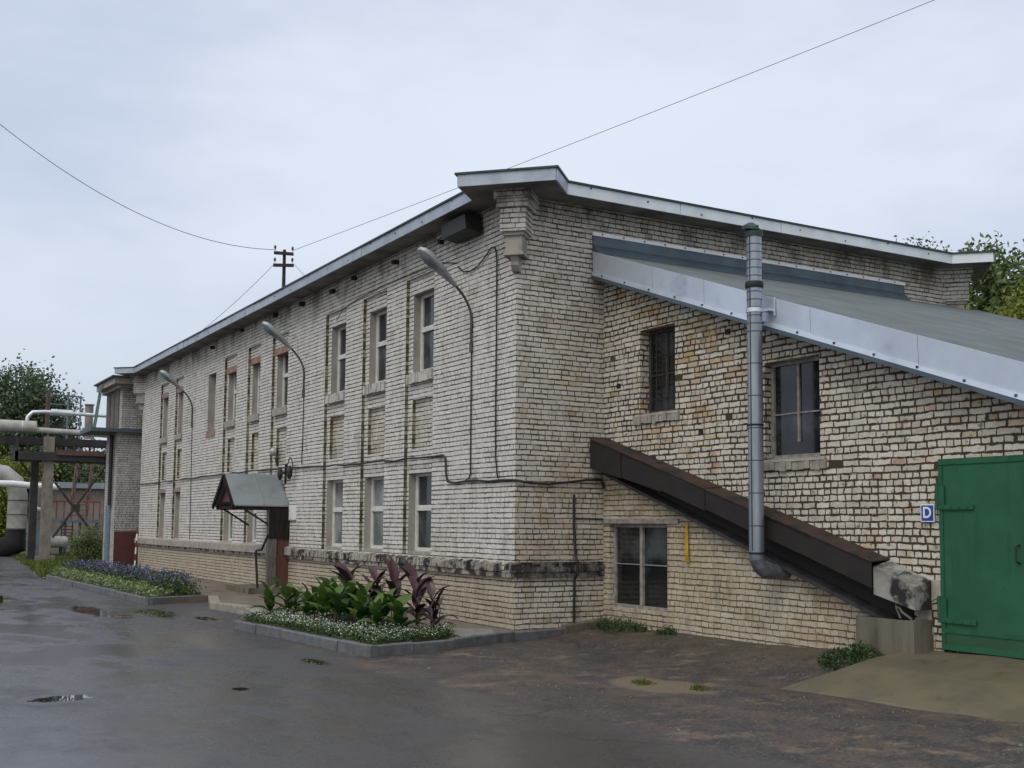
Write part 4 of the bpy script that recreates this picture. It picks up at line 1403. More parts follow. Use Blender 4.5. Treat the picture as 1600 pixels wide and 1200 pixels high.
# ------------------------------------------------------------------ wall lamps
def make_lamp(y):
    r = thing('wall_lamp', (0, y, 4.6), None, 'wall lamp', 'cobra head lamps along the front wall')
    mb = MB()
    path = [(-0.03, y, 4.55), (-0.03, y, 5.0)] + bez((-0.03, y, 5.05), (-0.05, y, 5.32), (-0.34, y, 5.57), 8)
    mb.tube(path, 0.022, 10)
    mb.tube([(-0.03, y, 4.48), (-0.03, y, 4.62)], 0.033, 10)
    mb.box(-0.03, 0.0, y - 0.03, y + 0.03, 4.60, 4.63)
    mb.box(-0.03, 0.0, y - 0.03, y + 0.03, 4.92, 4.95)
    mb.build('arm', M['lamparm'], r, True, 40)
    # head: flattened shell along the arm direction
    A = Vector((-0.33, y, 5.56))
    B = Vector((-1.02, y, 6.10))
    d = (B - A).normalized()
    up = Vector((d.z, 0, -d.x)) * -1
    if up.z < 0:
        up = -up
    s_ = Vector((0, 1, 0))
    mb = MB()
    prof = [(0.0, 0.04, 0.04, 0.03), (0.10, 0.055, 0.05, 0.035), (0.22, 0.085, 0.065, 0.04), (0.34, 0.125, 0.085, 0.045), (0.5, 0.16, 0.105, 0.05), (0.68, 0.165, 0.11, 0.05), (0.80, 0.13, 0.09, 0.045), (0.87, 0.06, 0.045, 0.02)]
    seg = 18
    L = (B - A).length / 0.87
    for (f, hw, ht, hb_) in prof:
        c = A + d * (f * L)
        for q in range(seg):
            t = 2 * PI * q / seg
            vz = math.sin(t)
            mb.v.append(tuple(c + s_ * (hw * math.cos(t)) + up * (vz * (ht if vz > 0 else hb_))))
    for k in range(len(prof) - 1):
        for q in range(seg):
            q2 = (q + 1) % seg
            mb.f.append((k * seg + q, k * seg + q2, (k + 1) * seg + q2, (k + 1) * seg + q))
            mb.mi.append(0)
    mb.f.append(tuple(reversed(range(seg))))
    mb.mi.append(0)
    mb.f.append(tuple((len(prof) - 1) * seg + q for q in range(seg)))
    mb.mi.append(0)
    head = mb.build('lamp_head', M['lampgrey'], r, True, 60)
    mb = MB()
    lp = [(0.42, 0.09, 0.053), (0.5, 0.125, 0.076), (0.62, 0.135, 0.09), (0.74, 0.12, 0.075), (0.81, 0.06, 0.046)]
    for (f, hw, dp) in lp:
        c = A + d * (f * L)
        for q in range(13):
            t = PI + PI * q / 12
            mb.v.append(tuple(c + s_ * (hw * math.cos(t)) + up * (math.sin(t) * dp)))
    for k in range(len(lp) - 1):
        for q in range(12):
            mb.f.append((k * 13 + q, k * 13 + q + 1, (k + 1) * 13 + q + 1, (k + 1) * 13 + q))
            mb.mi.append(0)
    mb.build('lens', M['lens'], head, True)
    return r


lamp0 = make_lamp(1.44)
lamp0['label'] = 'grey wall lamp on a bent arm nearest the building corner, upright dark conduit below it'


def copy_tree(o, parent=None):
    c = o.copy()
    COL.objects.link(c)
    if parent is not None:
        c.parent = parent
    for ch in list(o.children):
        copy_tree(ch, c)
    return c


for yy, lab, rz in ((9.56, 'grey wall lamp on a bent arm between the near and middle window groups', -2.0), (19.33, 'grey wall lamp on a bent arm farthest along the front wall, near the far end', 1.5)):
    c = copy_tree(lamp0)
    c.location.y = yy
    c.rotation_euler.z = rad(rz)
    c['label'] = lab

# cables
def wall_cable(name, pts, r, label, cat='cable'):
    mb = MB()
    mb.tube(pts, r, 6)
    return tag(mb.build(name, M['cable'], None, True), label, cat)


rw = random.Random(21)
pts = [(-0.03, 26.2, 2.93)]
y = 25.6
while y > 2.7:
    pts.append((-0.03 - rw.uniform(0, 0.012), y, 2.93 - 0.13 * sstep(14, 4, y) + rw.uniform(-0.018, 0.018)))
    y -= rw.uniform(0.35, 0.7)
pts += [(-0.03, 2.62, 2.80), (-0.03, 2.42, 2.80), (-0.03, 2.34, 2.74), (-0.03, 2.30, 2.45), (-0.03, 2.24, 2.34), (-0.03, 1.95, 2.31), (-0.03, 1.6, 2.33), (-0.03, 1.2, 2.33), (-0.03, 0.8, 2.30),
        (-0.03, 0.4, 2.31), (-0.03, 0.05, 2.30), (0.0, -0.035, 2.295), (0.25, -0.03, 2.26), (0.6, -0.03, 2.25), (0.95, -0.03, 2.29), (1.3, -0.03, 2.335), (1.6, -0.03, 2.34), (1.63, -0.06, 2.2)]
wall_cable('power_cable', pts, 0.018, 'thick black cable running along the whole front wall and round the corner')
wall_cable('lamp_cable', [(-0.022, 1.44, 4.5), (-0.022, 1.435, 3.6), (-0.022, 1.43, 2.46), (-0.022, 1.47, 2.38), (-0.022, 1.58, 2.35)], 0.012, 'thin vertical cable from the nearest lamp down to the thick cable')
wall_cable('lamp_cable', [(-0.02, 9.56, 4.5), (-0.02, 9.56, 3.6), (-0.02, 9.6, 2.95)], 0.010, 'thin vertical cable under the middle wall lamp')
wall_cable('lamp_cable', [(-0.02, 19.33, 4.5), (-0.02, 19.28, 3.6), (-0.02, 19.22, 2.0), (-0.02, 19.2, 1.1)], 0.010, 'thin vertical cable under the farthest wall lamp')
cpts = [(-0.03, 1.95, 6.02)] + [(-0.03, 1.75, 5.90), (-0.03, 1.5, 5.86), (-0.03, 1.2, 5.90), (-0.03, 0.95, 6.02), (-0.03, 0.78, 6.11), (-0.03, 0.67, 6.10), (-0.03, 0.61, 6.0), (-0.03, 0.585, 5.8), (-0.03, 0.58, 4.9), (-0.03, 0.58, 3.6), (-0.03, 0.57, 2.7), (-0.03, 0.52, 2.42), (-0.03, 0.48, 2.34)]
wall_cable('loop_cable', cpts, 0.012, 'black cable looping from the nearest lamp and dropping beside the building corner')
wall_cable('lead_wire', [(-0.02, 7.6, 5.95), (-0.02, 7.3, 6.12), (-0.02, 6.5, 6.22), (-0.02, 5.0, 6.27), (-0.02, 3.6, 6.25), (-0.02, 2.6, 6.22), (-0.02, 2.0, 6.1)], 0.008, 'thin wire sagging above the three near upper windows')

# dark floodlight box under the eaves
FL = thing('floodlight', (-0.2, 1.35, 6.6), 'black floodlight box under the eaves close to the building corner', 'floodlight')
mb = MB()
mb.prism([(-0.36, 1.95, 6.70), (-0.36, 1.90, 6.45), (-0.06, 1.90, 6.40), (-0.06, 1.95, 6.74)], (0, -0.85, 0))
mb.build('housing', M['iron'], FL)
mb = MB()
mb.box(-0.14, -0.06, 1.3, 1.6, 6.45, 6.79)
mb.build('bracket', M['iron'], FL)

# rusty irons and stubs left in the wall top under the eaves
re_ = random.Random(91)
for yy in (2.6, 4.5, 6.6, 7.8, 9.7, 11.6, 14.4, 17.2):
    mb = MB()
    zz = 6.66 + re_.uniform(-0.08, 0.06)
    l_ = re_.uniform(0.05, 0.10)
    mb.obox((-l_ / 2, yy, zz), (l_ / 2 + 0.03, 0, 0.01), (0, 0.05, re_.uniform(-0.02, 0.02)), (0, 0, 0.04))
    mb.build('eave_stub', M['rust'], BLD)

# small fittings beside the porch
BL = thing('bulkhead_lamp', (-0.05, 10.95, 3.35), 'small round grey bulkhead lamp on the wall above the porch roof', 'lamp')
mb = MB()
mb.tube([(0.0, 11.55, 3.33), (-0.05, 11.55, 3.33), (-0.10, 11.55, 3.33), (-0.13, 11.55, 3.33)], [0.105, 0.105, 0.08, 0.03], 16)
mb.build('globe', M['lampgrey'], BL, True, 50)
mb = MB()
mb.tube([(-0.02, 11.5, 3.2), (-0.02, 11.35, 3.0), (-0.02, 11.2, 2.93)], 0.012, 6)
mb.build('lead', M['cable'], BL)
IB = thing('insulator_bracket', (0, 10.3, 2.7), 'rusty iron bracket with two insulators on the wall right of the porch', 'bracket')
mb = MB()
mb.obox((-0.12, 10.32, 2.78), (0.10, 0, 0), (0, 0.02, 0), (0, 0, 0.02))
mb.box(-0.16, -0.12, 10.30, 10.35, 2.52, 2.98)
mb.obox((-0.12, 10.55, 2.78), (0.04, 0, 0), (0, 0.25, 0.0), (0, 0, 0.025))
mb.build('bar', M['rust_top'], IB)
for yy in (10.05, 10.72):
    mb = MB()
    mb.tube([(-0.14, yy, 2.62), (-0.14, yy, 2.70), (-0.14, yy, 2.80), (-0.14, yy, 2.92)], [0.025, 0.06, 0.068, 0.025], 12)
    mb.build('insulator', M['iron'], IB, True)
mb = MB()
mb.tube([(-0.12, 10.35, 2.85)] + bez((-0.1, 10.25, 3.05), (-0.1, 10.1, 3.25), (-0.1, 9.95, 2.9), 8), 0.012, 6)
mb.build('lead', M['cable'], IB)
NB = thing('notice_board', (0, 10.2, 1.85), 'small pale blank notice plate on the wall beside the porch', 'notice')
mb = MB()
mb.box(-0.03, 0.0, 9.92, 10.36, 1.69, 2.02)
mb.build('plate', M['signwhite'], NB)
mb = MB()
mb.box(-0.036, 0.0, 9.91, 10.37, 1.67, 1.689)
mb.build('frame', M['grey_frame'], NB)

# ------------------------------------------------------------------ entrance porch
PO = thing('entrance_porch', (0, 11.2, 0), 'pitched tin porch roof on struts over the doorway in the front wall', 'porch')
mb = MB()
xw, xo = 0.0, -1.36
rz, ez = 2.76, 2.02
yr_, ye0, ye1 = 11.2, 10.36, 12.04
th = 0.03
for ye in (ye0, ye1):
    mb.hexa([(xo, ye, ez - th), (xw - 0.005, ye, ez - th), (xw - 0.005, yr_, rz - th), (xo, yr_, rz - th), (xo, ye, ez), (xw - 0.005, ye, ez), (xw - 0.005, yr_, rz), (xo, yr_, rz)] if ye == ye0 else
            [(xo, yr_, rz - th), (xw - 0.005, yr_, rz - th), (xw - 0.005, ye, ez - th), (xo, ye, ez - th), (xo, yr_, rz), (xw - 0.005, yr_, rz), (xw - 0.005, ye, ez), (xo, ye, ez)])
for xs in (-0.62, -0.06):
    mb.hexa([(xs - 0.012, ye0 - 0.005, ez), (xs + 0.012, ye0 - 0.005, ez), (xs + 0.012, yr_, rz), (xs - 0.012, yr_, rz), (xs - 0.012, ye0 - 0.005, ez + 0.025), (xs + 0.012, ye0 - 0.005, ez + 0.025), (xs + 0.012, yr_, rz + 0.025), (xs - 0.012, yr_, rz + 0.025)])
mb.build('roof_sheet', M['canopy'], PO)
mb = MB()
mb.prism([(xo + 0.16, ye0 + 0.12, ez + 0.08), (xo + 0.16, ye1 - 0.12, ez + 0.08), (xo + 0.16, yr_, rz - 0.07)], (0.03, 0, 0))
mb.build('gable_board', M['redboard'], PO)
mb = MB()
mb.box(xo + 0.1, -0.01, ye0 + 0.02, ye0 + 0.09, ez - 0.10, ez - 0.02)
mb.box(xo + 0.1, -0.01, ye1 - 0.09, ye1 - 0.02, ez - 0.10, ez - 0.02)
mb.box(xo + 0.12, xo + 0.20, ye0 + 0.09, ye1 - 0.09, ez - 0.09, ez - 0.03)
for q in (0.0, 1.0):
    yy = ye0 + q * (ye1 - ye0)
    s = -1 if q else 1
    a, b = Vector((xo + 0.02, yy, ez - 0.005)), Vector((xo + 0.02, yr_, rz - 0.005))
    d_ = (b - a).normalized()
    mb.obox((a + b) / 2 - Vector((0, 0, 0.05)), d_ * ((b - a).length / 2), (0.02, 0, 0), d_.cross(Vector((1, 0, 0))) * 0.05)
mb.build('roof_frame', M['darkboard'], PO)
for ye in (ye0 + 0.05, ye1 - 0.05):
    mb = MB()
    mb.tube([(-1.10, ye, ez - 0.08), (-0.46, ye, 1.55)], 0.022, 8)
    mb.build('strut', M['iron'], PO)
mb = MB()
mb.box(-0.50, -0.30, ye0 + 0.0, ye0 + 0.14, -0.02, ez - 0.10, 1)
mb.box(-0.30, 0.0, ye0 + 0.02, ye0 + 0.10, -0.02, ez - 0.10, 0)
mb.build('side_screen', [M['redboard'], M['postgrey']], PO)
mb = MB()
mb.box(-0.30, -0.28, ye0 - 0.002, ye0 + 0.015, 0.9, ez - 0.1)
mb.box(-0.498, -0.0, ye0 - 0.012, ye0 - 0.002, 1.25, ez - 0.1)
mb.build('upper_screen', M['darkboard'], PO)
mb = MB()
mb.box(-0.03, 0.01, 10.72, 11.92, 0.0, 2.0)
mb.build('door', M['redboard'], PO)
mb = MB()
mb.box(-0.95, -0.02, 10.3, 12.1, -0.02, 0.13)
tag(mb.build('doorstep', M['conc']), 'low concrete doorstep under the pitched porch', 'step')
mb = MB()
mb.tube([(-0.10, 10.62, 1.35), (-0.16, 10.9, 1.0), (-0.26, 10.98, 0.98), (-0.26, 11.0, 0.9), (-0.2, 11.0, 0.1)], 0.028, 8)
mb.v = [(x - 0.52, y - 0.62, z) for x, y, z in mb.v]
tag(mb.build('drain_pipe', M['iron']), 'thin black drain pipe beside the porch screen', 'pipe')

# ------------------------------------------------------------------ kerbs
def kerb(name, pts, label, m, wd=0.11, z0=-0.35, z1=0.025, group=None):
    mb = MB()
    rk = random.Random(len(pts) * 7 + 1)
    for a, b in zip(pts[:-1], pts[1:]):
        a, b = Vector(a), Vector(b)
        L = (b - a).length
        d = (b - a).normalized()
        nr = Vector((d.y, -d.x))
        k = max(1, round(L / 1.0))
        for q in range(k):
            p0 = a + d * (L * q / k + 0.006)
            p1 = a + d * (L * (q + 1) / k - 0.006)
            j = rk.uniform(-0.012, 0.012)
            zt = z1 + rk.uniform(-0.014, 0.008)
            c = 0.015
            pr = [(0 + j, z0), (0 + j, zt - c), (c + j, zt), (wd - c, zt), (wd, zt - c), (wd, z0)]
            mb.prism([(p0.x - nr.x * u_, p0.y - nr.y * u_, z_) for u_, z_ in pr], (p1.x - p0.x, p1.y - p0.y, 0))
    return tag(mb.build(name, m), label, 'kerb', group)


k1 = [(-2.66, 3.72), (-3.36, 3.34), (-2.96, -1.40), (-1.52, -0.98), (-0.2, -0.39), (1.22, -0.02)]
kerb('bed_kerb', [k1[0], k1[1], k1[2], k1[3], k1[4], k1[5]], 'grey concrete kerb round the canna bed and on to the gable wall', M['kerb'])
kerb('bed_kerb', [(-3.3, 22.7), (-3.70, 21.2), (-3.37, 9.42), (-1.95, 9.98)], 'grey concrete kerb round the lilac flower bed', M['kerb'])
kerb('walk_kerb', [(-1.96, 9.96), (-2.52, 7.8), (-2.32, 6.0), (-2.68, 3.74)], 'pale concrete kerb between the two flower beds at the porch', M['kerb_pale'], 0.22)

mb = MB()
mb.hexa([(0.85, -0.15, -0.3), (XA - 0.004, -0.17, -0.3), (XA - 0.004, -0.002, -0.3), (0.85, -0.002, -0.3), (0.85, -0.15, 0.045), (XA - 0.004, -0.17, 0.125), (XA - 0.004, -0.002, 0.145), (0.85, -0.002, 0.06)])
tag(mb.build('concrete_footing', M['conc']), 'low worn concrete footing along the foot of the gable', 'footing')

# soil in the beds
mb = MB()
bed1 = [(-1.42, -0.82), (-2.86, -1.22), (-3.22, 3.25), (-2.62, 3.6), (-1.3, 3.6), (-1.2, 0.2)]
mb.prism([(x, y, -0.05) for x, y in reversed(bed1)], (0, 0, 0.075))
structure(mb.build('soil', M['soil']))
mb = MB()
bed2 = [(-2.05, 10.05), (-3.25, 9.58), (-3.56, 21.1), (-3.2, 22.5), (-2.2, 21.5), (-1.9, 14.0)]
mb.prism([(x, y, -0.05) for x, y in reversed(bed2)], (0, 0, 0.075))
structure(mb.build('soil', M['soil']))
mb = MB()
mb.hexa([(-1.22, -0.62, 0.008), (-0.52, -0.36, 0.008), (-0.28, 0.25, 0.008), (-1.12, 0.9, 0.008), (-1.22, -0.62, 0.014), (-0.52, -0.36, 0.014), (-0.28, 0.25, 0.016), (-1.12, 0.9, 0.018)])
tag(mb.build('tin_sheet', M['wetsheet']), 'wet pale sheet of tin lying flat between the canna bed and the corner', 'sheet')


# ------------------------------------------------------------------ bedding plants
def pt_in(poly, x, y):
    ins = False
    n = len(poly)
    for i in range(n):
        x1, y1 = poly[i]
        x2, y2 = poly[(i + 1) % n]
        if (y1 > y) != (y2 > y) and x < (x2 - x1) * (y - y1) / (y2 - y1) + x1:
            ins = not ins
    return ins


def front_dist(x, y, a, b):
    a, b = Vector(a), Vector(b)
    d = (b - a).normalized()
    return abs((Vector((x, y)) - a).cross(d))


rb = random.Random(33)
mb = MB()
cnt = 0
while cnt < 900:
    x, y = rb.uniform(-3.3, -1.2), rb.uniform(-1.3, 3.6)
    if not pt_in(bed1, x, y):
        continue
    d1 = front_dist(x, y, (-2.96, -1.4), (-3.36, 3.34))
    d2 = front_dist(x, y, (-2.96, -1.4), (-1.42, -0.95))
    d3 = front_dist(x, y, (-3.36, 3.34), (-2.66, 3.72))
    if min(d1, d2, d3 * 1.5) > 0.62 + 0.1 * mnoise.noise(Vector((x * 3, y * 3, 0))):
        continue
    cnt += 1
    hh = rb.uniform(0.06, 0.17) * (0.8 + 0.4 * mnoise.noise(Vector((x * 2.4, y * 2.4, 4.0))) + 0.15)
    for _ in range(9):
        leafquad(mb, (x + rb.gauss(0, 0.05), y + rb.gauss(0, 0.05), 0.03 + rb.random() * hh), rb.uniform(0.035, 0.06), 0.6, 0, 0.5, rb)
    for _ in range(rb.choice((1, 3, 4, 6))):
        leafquad(mb, (x + rb.gauss(0, 0.05), y + rb.gauss(0, 0.05), 0.035 + hh * rb.uniform(0.85, 1.15)), rb.uniform(0.016, 0.030), 2.5, 1, 0.95, rb)
tag(mb.build('white_bedding', [M['herb'], M['petal_white']]), 'low white flowering bedding along the kerb in front of the cannas', 'flowers', kind='stuff')

mb = MB()
cnt = 0
while cnt < 1500:
    x, y = rb.uniform(-3.6, -1.9), rb.uniform(9.5, 22.4)
    if not pt_in(bed2, x, y):
        continue
    d1 = front_dist(x, y, (-3.37, 9.42), (-3.70, 21.2))
    cnt += 1
    if d1 < 0.62 + 0.15 * mnoise.noise(Vector((x * 2, y, 1))):
        hh = rb.uniform(0.12, 0.24)
        for _ in range(8):
            leafquad(mb, (x + rb.gauss(0, 0.06), y + rb.gauss(0, 0.08), 0.03 + rb.random() * hh), rb.uniform(0.05, 0.09), 0.8, 1, 0.6, rb)
    else:
        near = sstep(12.0, 10.2, y)
        hh = rb.uniform(0.22, 0.46) * (1 - 0.15 * near)
        for _ in range(9):
            leafquad(mb, (x + rb.gauss(0, 0.07), y + rb.gauss(0, 0.09), 0.03 + rb.random() * hh), rb.uniform(0.06, 0.10), 0.5, 0, 0.5, rb)
        if rb.random() > near * 0.8:
            for _ in range(rb.choice((1, 2, 4, 5))):
                leafquad(mb, (x + rb.gauss(0, 0.05), y + rb.gauss(0, 0.06), hh + rb.uniform(-0.06, 0.05)), rb.uniform(0.04, 0.065), 1.5, 2, 0.9, rb)
tag(mb.build('lilac_bedding', [M['herb'], M['herb_pale'], M['petal_purple']]), 'lilac flowers with a pale green edging in the far kerbed bed', 'flowers', kind='stuff')


# cannas: each plant its own thing
def canna(x, y, h, dark, seed, label, group, nl=8, wide=1.0):
    rc_ = random.Random(seed)
    root = thing('canna_plant', (x, y, 0.02), label, 'plant', group)
    st = MB()
    lean = Vector((rc_.uniform(-0.08, 0.08), rc_.uniform(-0.08, 0.08), 0))
    top = Vector((x, y, 0.0)) + Vector((0, 0, h * 0.80)) + lean
    st.tube([(x, y, 0.0), Vector((x, y, h * 0.4)) + lean * 0.4, top], [0.014, 0.012, 0.006], 7)
    if rc_.random() < 0.8:
        ox, oy = rc_.uniform(-0.07, 0.07), rc_.uniform(-0.07, 0.07)
        st.tube([(x + ox, y + oy, 0.0), (x + ox * 1.5, y + oy * 1.5, h * 0.55)], [0.012, 0.005], 6)
    st.build('stem', M['stem'], root)
    lb = MB()
    for k in range(nl):
        f = k / max(1, nl - 1)
        az = k * 2.4 + rc_.uniform(-0.5, 0.5)
        base = Vector((x, y, h * (0.18 + 0.55 * f))) + lean * f
        L = h * rc_.uniform(0.46, 0.66) * (1 - 0.15 * f)
        W = L * rc_.uniform(0.42, 0.54) * wide
        el0 = rad(rc_.uniform(28, 62) + 22 * f)
        drp = rc_.uniform(0.6, 1.5) * (1 - 0.45 * f)
        hd = Vector((math.cos(az), math.sin(az), 0))
        sd = Vector((-math.sin(az), math.cos(az), 0))
        ns = 8
        spine = [base]
        e = el0
        for q in range(ns):
            e = el0 - drp * ((q + 1) / ns) ** 1.5
            spine.append(spine[-1] + (hd * math.cos(e) + Vector((0, 0, math.sin(e)))) * (L / ns))
        i0 = len(lb.v)
        tw = rc_.uniform(-0.5, 0.5)
        for q, p_ in enumerate(spine):
            t = q / ns
            wdt = W * 0.5 * (math.sin(PI * min(1, t ** 0.75)) ** 0.8 if 0 < t < 1 else 0.02)
            wdt = max(wdt, 0.004)
            tang = (spine[min(ns, q + 1)] - spine[max(0, q - 1)]).normalized()
            nn = sd.cross(tang)
            s2 = (sd * math.cos(tw * t) + nn * math.sin(tw * t))
            fold = nn * (0.28 * wdt)
            rip = 0.03 * W * math.sin(q * 2.1 + k)
            lb.v += [tuple(p_ - s2 * wdt - fold + nn * rip), tuple(p_ - s2 * wdt * 0.5 - fold * 0.35), tuple(p_), tuple(p_ + s2 * wdt * 0.5 - fold * 0.35), tuple(p_ + s2 * wdt - fold - nn * rip)]
        for q in range(ns):
            for c_ in range(4):
                a = i0 + q * 5 + c_
                lb.f.append((a, a + 1, a + 6, a + 5))
                lb.mi.append(0)
    lb.build('leaves', M['leaf_canna_dark'] if dark else M['leaf_canna'], root, True)
    return root


GG = 'green leaved cannas in the kerbed bed'
GD = 'purple leaved cannas in the kerbed bed'
green_spots = [(-2.78, 3.20), (-2.35, 3.25), (-2.62, 2.75), (-2.22, 2.7), (-2.52, 2.25), (-2.12, 2.15), (-2.42, 1.75), (-2.05, 1.6), (-2.36, 1.2), (-2.02, 1.05), (-2.28, 0.65), (-1.98, 0.5), (-2.22, 0.1), (-1.95, -0.1), (-2.10, -0.42), (-1.75, 3.35), (-1.8, 2.4)]
rg = random.Random(4)
for i, (x, y) in enumerate(green_spots):
    lab = 'bright green canna standing in the front rows of the kerbed flower bed'
    if i == 0:
        lab = 'bright green canna at the porch end of the kerbed bed'
    if i == 14:
        lab = 'bright green canna nearest the corner end, last of the green ones'
    canna(x, y, rg.uniform(0.54, 0.70) * (1.0 + 0.05 * (i % 3)), False, 100 + i, lab, GG, nl=10, wide=1.08)
dark_spots = [(-1.50, 3.0), (-1.60, 2.55), (-1.40, 2.1), (-1.60, 1.65), (-1.42, 1.25), (-1.60, 0.85), (-1.42, 0.45), (-1.62, 0.05), (-1.45, -0.2), (-1.58, -0.42), (-1.70, -0.62)]
for i, (x, y) in enumerate(dark_spots):
    lab = 'dark purple canna in the back row of the kerbed flower bed'
    hh = rg.uniform(0.84, 0.98) if i < 7 else rg.uniform(0.72, 0.84)
    if i == 0:
        lab = 'dark purple canna in front of the porch screen'
    if i >= 9:
        lab = ('drooping dark canna second from the corner end of the bed', 'low drooping dark canna at the corner end of the bed')[i - 9]
        hh = (0.62, 0.52)[i - 9]
    canna(x, y, hh, True, 200 + i, lab, GD, nl=7 if i < 9 else 6, wide=0.72 if i < 9 else 0.5)


# weeds
def weed(name, cx, cy, rx, ry, h, n, label, seed, ls=0.05, z0=None, mats=None):
    rw_ = random.Random(seed)
    mb = MB()
    for _ in range(n):
        a, r = rw_.uniform(0, 2 * PI), math.sqrt(rw_.random())
        x, y = cx + rx * r * math.cos(a), cy + ry * r * math.sin(a)
        z = ground_h(x, y) if z0 is None else z0
        top = h * (1 - 0.7 * r) * rw_.uniform(0.5, 1.2)
        for _k in range(6):
            leafquad(mb, (x + rw_.gauss(0, 0.03), y + rw_.gauss(0, 0.03), z + rw_.random() * top), ls * rw_.uniform(0.6, 1.3), 0.6, 0, 0.4, rw_)
        if rw_.random() < 0.4:
            blades(mb, (x, y, z), top * 1.2 + 0.03, 3, 0.03, rw_, 0.006)
    return tag(mb.build(name, mats or M['weed']), label, 'weeds')


weed('weed_clump', 1.38, -0.75, 0.22, 0.75, 0.30, 170, 'green weeds growing under the low annex window', 1)
weed('weed_clump', 1.45, -1.9, 0.10, 0.18, 0.18, 40, 'small weed tuft at the wall below the yellow strip', 2)
weed('weed_clump', 1.12, -5.75, 0.26, 0.42, 0.26, 170, 'leafy weed clump in front of the concrete trough', 3, 0.06)
weed('grass_tuft', -1.25, -4.95, 0.10, 0.14, 0.06, 40, 'little grass tuft on the sandy patch in the yard', 4, 0.03, mats=M['grass'])
weed('grass_tuft', -0.98, -5.6, 0.09, 0.13, 0.06, 36, 'little grass tuft nearer the ramp on the sandy patch', 5, 0.03, mats=M['grass'])
# loose stones in the dirt
mb = MB()
rs2 = random.Random(77)
for _ in range(900):
    x, y = rs2.uniform(-3.0, 1.4), rs2.uniform(-11, -0.6)
    s_ = rs2.uniform(0.004, 0.014)
    if rs2.random() < 0.05:
        s_ *= 1.8
    z = ground_h(x, y)
    if x > 0 and y < -5.9:
        continue
    pts = [Vector((rs2.uniform(-1, 1), rs2.uniform(-1, 1), rs2.uniform(-0.3, 0.9))) for _k in range(1)]
    o_ = len(mb.v)
    for (dx, dy, dz) in ((1, 0, 0.1), (0.2, 1, 0), (-1, 0.1, 0.1), (-0.1, -1, 0), (0.1, 0, 0.8)):
        mb.v.append((x + dx * s_ * rs2.uniform(0.7, 1.2), y + dy * s_ * rs2.uniform(0.7, 1.2), z + dz * s_))
    for q in ((0, 1, 4), (1, 2, 4), (2, 3, 4), (3, 0, 4)):
        mb.f.append(tuple(o_ + k for k in q))
        mb.mi.append(0)
tag(mb.build('gravel', simple('pebble', (0.17, 0.15, 0.125), (0.07, 0.06, 0.05), 0.9, scale=3)), 'loose pebbles scattered on the bare earth by the annex', 'gravel', kind='stuff')


# ------------------------------------------------------------------ the far block at the end of the front
TW = thing('grey_brick_block', (-0.2, 27.5, 0), 'plain grey brick block with a slab top beyond the far end of the front', 'building')
mb = MB()
mb.box(-0.66, 6.0, 27.1, 29.05, -0.2, 4.9, 0)
mb.box(-0.50, 6.0, 27.3, 30.2, 4.9, 6.55, 0)
mb.build('wall', M['brick_far'], TW)
mb = MB()
mb.box(-0.85, 6.0, 26.95, 30.4, 6.55, 6.78, 0)
mb.box(-0.66, 6.0, 27.15, 30.3, 6.42, 6.55, 0)
mb.build('cornice', M['stone'], TW)
mb = MB()
mb.box(-0.95, 6.1, 26.85, 30.5, 6.78, 6.83, 0)
mb.build('roof_edge', M['gedge'], TW)
mb = MB()
mb.box(-1.62, 6.0, 26.85, 29.0, 4.80, 4.93, 0)
mb.build('canopy_roof', M['slate_sheet'], TW)
for yy in (27.75, 28.55, 29.35):
    mb = MB()
    mb.box(-0.54, -0.501, yy, yy + 0.62, 4.95, 6.38, 0)
    mb.build('shutter', M['postgrey'], TW)
mb = MB()
mb.box(-0.66, 0.35, 27.04, 27.098, 0.02, 1.28)
mb.build('hatch', M['garage'], TW)
mb = MB()
mb.tube([(-0.76, 27.6, 4.75), (-0.76, 27.6, 2.2)], 0.07, 8)
mb.build('dark_downpipe', M['iron'], TW)
mb = MB()
mb.box(-0.72, -0.662, 27.75, 28.45, 0.0, 2.2)
mb.build('metal_door', M['bluegrey'], TW)
mb = MB()
for (a, b) in (((-1.05, 29.6, 4.7), (-0.9, 29.0, 6.7)), ((-1.05, 29.95, 4.7), (-0.9, 29.35, 6.7))):
    mb.tube([a, b], 0.03, 6)
for i in range(8):
    f = i / 8
    a = Vector((-1.05, 29.6, 4.7)).lerp(Vector((-0.9, 29.0, 6.7)), f)
    mb.tube([a, a + Vector((0, 0.35, 0))], 0.018, 5)
tag(mb.build('roof_ladder', simple('pale_green_paint', (0.20, 0.30, 0.25), None, 0.6)), 'pale green ladder leaning to the slab top of the far block', 'ladder')
SP = thing('striped_post', (-0.22, 25.6, 0), 'red and white striped post at the far corner of the front', 'post')
for k in range(6):
    mb = MB()
    mb.tube([(-0.22 + 0.008 * k, 25.6, 0.05 + 0.23 * k), (-0.22 + 0.008 * (k + 1), 25.6, 0.05 + 0.23 * (k + 1))], 0.028, 8)
    mb.build('band', M['signwhite'] if k % 2 == 0 else simple('red_band', (0.20, 0.03, 0.025), None, 0.6) if k == 1 else (M['signwhite'] if k % 2 == 0 else bpy.data.materials['red_band']), SP)

# ------------------------------------------------------------------ pipe trestle
TR = thing('pipe_trestle', (-0.3, 38, RZ), 'concrete and steel pipe trestle with a cross brace beyond the lawn', 'trestle')
def trbox(name, m, *b):
    mb = MB()
    for q in b:
        mb.box(*q)
    return mb.build(name, m, TR)


